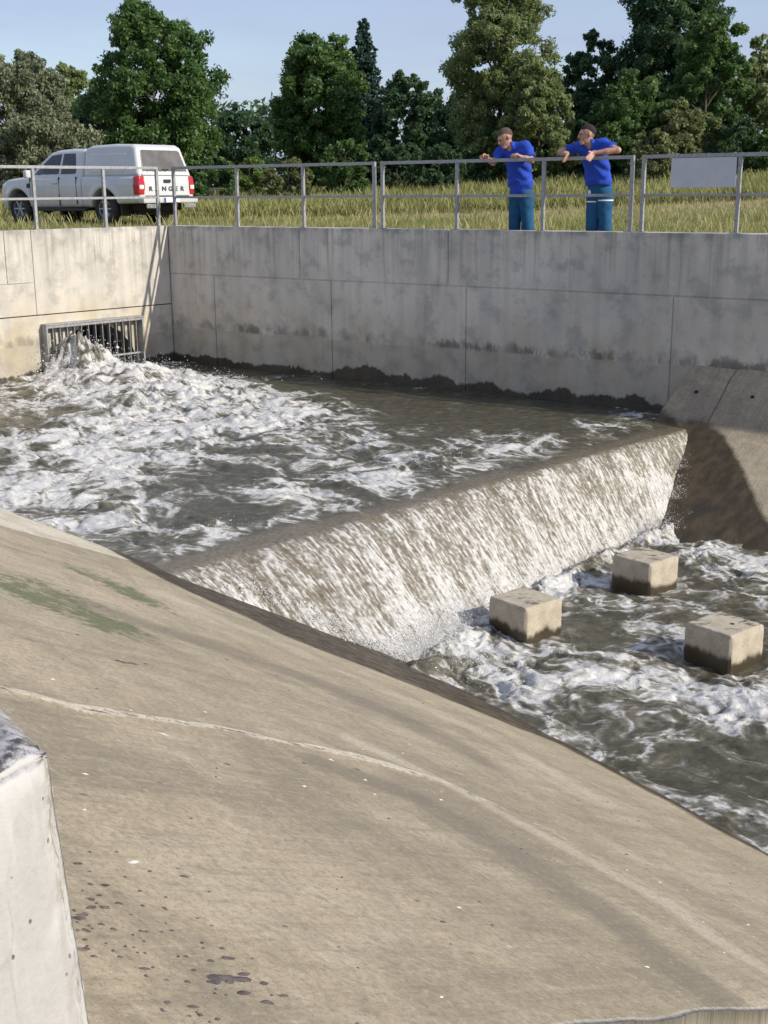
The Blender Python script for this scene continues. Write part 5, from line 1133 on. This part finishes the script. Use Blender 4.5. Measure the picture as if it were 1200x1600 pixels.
dl_ = poly_sd(x2, z2, low)[:, None, :]; dc_ = poly_sd(x2, z2, cab)[:, None, :]; dp_ = poly_sd(x2, z2, cap)[:, None, :]
hwl = np.interp(z2, [0.3, 0.5, 0.75, 0.95, 1.08, 1.16], [0.86, 0.905, 0.925, 0.93, 0.915, 0.88])[None] - 0.16 * sst(3.45, 4.15, x) ** 1.6 - 0.02 * sst(-0.9, -1.2, x)
rw = np.minimum(np.hypot(x - 0.0, z - 0.40), np.hypot(x - 3.22, z - 0.40)); hwl = hwl + 0.028 * np.exp(-((rw - 0.52) / 0.07) ** 2)
hwc = 0.89 - 0.34 * np.clip(z - 1.14, 0, 1) - 0.05 * sst(2.2, 2.9, x); hwp = 0.875 - 0.20 * np.clip(z - 1.14, 0, 1)
B = smax(dl_ + 0 * y, ay - hwl, 0.07); Cb = smax(dc_ + 0 * y, ay - hwc, 0.09); Cp = smax(dp_ + 0 * y, ay - hwp, 0.10)
B = smin(B, Cb, 0.03)
gapx = np.abs(x - 0.80) - 0.012; B = np.maximum(B, -np.maximum(gapx, -(ay - 0.80)) + 0 * z)
for ax_ in (0.0, 3.22): B = np.maximum(B, -np.maximum(np.hypot(x - ax_, (z - 0.40) * 0.98) - 0.465, 0.50 - ay))
Bs = B.astype(np.float32); Cps = (Cp + 0 * x).astype(np.float32)
body = sdf_obj('body', S, M_PAINT, truck, F=Bs)
canopy = sdf_obj('canopy', S, M_PAINT, truck, F=Cps)
def skin_part(name, base, region, mat, parent, out=0.008, depth=0.03):
    F_ = np.maximum(np.maximum(base - out, region), -(base + depth)); return sdf_obj(name, S, mat, parent, F=(F_ + 0 * B).astype(np.float32))
wf = poly_sd(x2, z2, [(2.66, 1.20), (2.04, 1.665), (1.66, 1.705), (1.66, 1.20)])[:, None, :]; wr2 = poly_sd(x2, z2, [(1.60, 1.20), (1.60, 1.705), (1.16, 1.70), (1.02, 1.26), (1.06, 1.20)])[:, None, :]
for sg2 in (1, -1):
    side = 0.3 - sg2 * y
    skin_part('side_window', Bs, np.maximum(wf, side), M_GLASS, body); skin_part('side_window', Bs, np.maximum(wr2, side), M_GLASS, body)
    skin_part('canopy_panel', Cps, np.maximum(np.maximum(np.abs(x - (-0.08)) - 0.62, np.abs(z - 1.45) - 0.22), side), M_PAINT, canopy, 0.012)
    tl = np.maximum(np.maximum(x + 1.02, np.abs(z - 0.925) - 0.215), 0.735 + 0.10 * np.clip(0.85 - z, 0, 1) - sg2 * y)
    tl_o = skin_part('tail_lamp', Bs, tl, M_RED, body, 0.02)
    skin_part('reverse_lamp', Bs, np.maximum(np.maximum(x + 1.06, np.abs(z - 0.885) - 0.055), np.maximum(0.76 - sg2 * y, sg2 * y - 0.90)), M_CLEAR, tl_o, 0.032)
    skin_part('fender_vent', Bs, np.maximum(np.maximum(np.abs(x - 2.78) - 0.07, np.abs(z - 0.95) - 0.055), side), M_BLACK, body, 0.014)
    for sx_, z0_, z1_ in ((2.72, 0.50, 1.14), (1.62, 0.46, 1.14), (0.98, 0.50, 1.14)): MB().box(sx_ - 0.006, sx_ + 0.006, min(0.88 * sg2, 0.934 * sg2), max(0.88 * sg2, 0.934 * sg2), z0_, z1_).build('door_seam', M_BLACK, body)
    for hx in (1.78,): MB().box(hx - 0.10, hx + 0.10, 0.945 * sg2 - 0.02, 0.945 * sg2 + 0.02, 0.985, 1.02, 0.012).build('door_handle', M_PAINT, body)
    MB().box(2.52, 2.66, min(1.0 * sg2, 1.17 * sg2), max(1.0 * sg2, 1.17 * sg2), 1.13, 1.32, 0.035).box(2.55, 2.61, min(0.86 * sg2, 1.02 * sg2), max(0.86 * sg2, 1.02 * sg2), 1.15, 1.19, 0.01).build('mirror', M_PAINT, body, True)
    MB().box(0.62, 2.62, min(0.86 * sg2, 1.0 * sg2), max(0.86 * sg2, 1.0 * sg2), 0.33, 0.40, 0.02).build('side_step', M_BLACK, truck)
    MB().box(-0.56, -0.53, min(0.60 * sg2, 0.90 * sg2), max(0.60 * sg2, 0.90 * sg2), 0.22, 0.62, 0.006).build('mud_flap', M_BLACK, truck)
skin_part('windscreen', Bs, np.maximum(poly_sd(x2, z2, [(2.98, 1.18), (2.17, 1.72), (2.10, 1.66), (2.85, 1.14)])[:, None, :] - 0.03, ay - 0.68 + 0.2 * np.clip(z - 1.2, 0, 1)), M_GLASS, body, 0.01)
rwz = poly_sd(ay[0] + 0 * z[0], z[0] + 0 * ay[0], [(-1, 1.24), (0.735, 1.24), (0.64, 1.70), (0.58, 1.74), (-1, 1.74)])[None]
rwin = skin_part('rear_window', Cps, np.maximum(rwz, x + 0.90), M_RGLASS, canopy, 0.012)
MB().box(-1.175, -1.155, -0.10, 0.10, 1.275, 1.30, 0.006).build('window_latch', M_BLACK, rwin)
MB().box(-1.21, -1.165, -0.78, 0.78, 1.155, 1.185, 0.008).build('gate_cap', M_PAINT, body)
MB().box(-1.222, -1.19, -0.72, 0.72, 0.665, 0.69, 0.006).build('tailgate_gap', M_BLACK, body)
MB().box(-1.235, -1.195, -0.11, 0.11, 0.985, 1.06, 0.015).build('tailgate_handle', M_BLACK, body)
MB().box(-1.36, -1.16, -0.90, -0.36, 0.50, 0.655, 0.03).box(-1.36, -1.16, 0.36, 0.90, 0.50, 0.655, 0.03).build('bumper_corner', M_CHROME, truck)
for o in [o for o in truck.children if o.name.startswith('bumper_corner')]: bpy.data.objects.remove(o)
MB().box(-1.34, -1.15, -0.90, 0.90, 0.515, 0.645, 0.035).build('rear_bumper', M_PAINT, truck)
MB().box(-1.36, -1.31, -0.80, -0.40, 0.40, 0.50, 0.01).build('bumper_step', M_CHROME, truck); MB().box(-1.36, -1.31, 0.40, 0.80, 0.40, 0.50, 0.01).build('bumper_step', M_CHROME, truck)
pl_ = MB().box(-1.355, -1.343, -0.26, 0.26, 0.53, 0.64, 0.003).build('number_plate', M_PLATE, truck)
MB().box(-1.365, -1.354, 0.205, 0.255, 0.535, 0.635, 0.001).build('plate_band', plain('plate_blue', (0.02, 0.05, 0.3), 0.5), pl_)
MB().tube([(-1.48, 0, 0.46), (-1.30, 0, 0.46), (-1.1, 0, 0.46)], 0.03, 10).box(-1.52, -1.44, -0.03, 0.03, 0.43, 0.54, 0.01).build('tow_bar', M_BLACK, truck)
MB().box(-1.05, 3.9, -0.62, 0.62, 0.34, 0.55, 0.03).box(-0.9, -0.5, -0.55, 0.55, 0.24, 0.4, 0.06).build('chassis', M_UNDER, truck)
for ax_ in (0.0, 3.22):
    t_ = MB().tube([(ax_, -0.7, 0.39), (ax_, -0.18, 0.39), (ax_, 0, 0.39), (ax_, 0.18, 0.39), (ax_, 0.7, 0.39)], [0.05, 0.07, 0.16, 0.07, 0.05], 12).build('axle', M_UNDER, truck, True)
    for sg2 in (1, -1): MB().box(ax_ - 0.44, ax_ + 0.44, min(0.44 * sg2, 0.5 * sg2), max(0.44 * sg2, 0.5 * sg2), 0.40, 0.88, 0.02).build('arch_liner', M_UNDER, truck)
def lathe(mb, prof, n=32):
    V = []; F = []; k = len(prof)
    for i in range(n):
        a = 2 * math.pi * i / n
        for (r, yy) in prof: V.append((r * math.cos(a), yy, r * math.sin(a)))
    for i in range(n):
        for j in range(k - 1): F.append((i * k + j, ((i + 1) % n) * k + j, ((i + 1) % n) * k + j + 1, i * k + j + 1))
    return mb.add(V, F)
for ax_ in (0.0, 3.22):
    for sg2 in (1, -1):
        w = bpy.data.objects.new('wheel', None); col.objects.link(w); w.parent = truck; w.location = (ax_, 0.80 * sg2, 0.385); w.rotation_euler = (0, 0, 0 if sg2 > 0 else math.pi)
        lathe(MB(), [(0.225, -0.12), (0.33, -0.128), (0.372, -0.10), (0.385, -0.06), (0.385, 0.06), (0.372, 0.10), (0.33, 0.128), (0.225, 0.12), (0.215, 0.0), (0.225, -0.12)]).build('tyre', M_TYRE, w, True)
        rm = MB(); lathe(rm, [(0.228, 0.112), (0.212, 0.10), (0.205, 0.02), (0.05, 0.02)])
        for q in range(6):
            a = math.pi / 3 * q; ca, sa = math.cos(a), math.sin(a); rm.tube([(0.05 * ca, 0.075, 0.05 * sa), (0.21 * ca, 0.095, 0.21 * sa)], [0.034, 0.026], 6)
        rm.tube([(0, 0.02, 0), (0, 0.10, 0)], 0.055, 12); rm.build('rim', M_RIM, w, False)
# tailgate lettering
lx = 0.60
for ch, wch in zip('RANGER', (0.20, 0.22, 0.215, 0.21, 0.19, 0.20)):
    cu = bpy.data.curves.new('letter', 'FONT'); cu.body = ch; cu.size = 0.165; cu.extrude = 0.006; cu.offset = 0.004
    to = bpy.data.objects.new('letter_tmp', cu); col.objects.link(to)
    dg = bpy.context.evaluated_depsgraph_get(); dg.update(); me = bpy.data.meshes.new_from_object(to.evaluated_get(dg)); bpy.data.objects.remove(to)
    me.materials.clear(); me.materials.append(M_LETTER)
    lo_ = bpy.data.objects.new('letter', me); col.objects.link(lo_); lo_.parent = body; lo_.location = (-1.212, lx, 0.80); lo_.scale = (1.15, 0.86, 1)
    lo_.rotation_euler = (math.pi / 2, 0, -math.pi / 2); lx -= wch
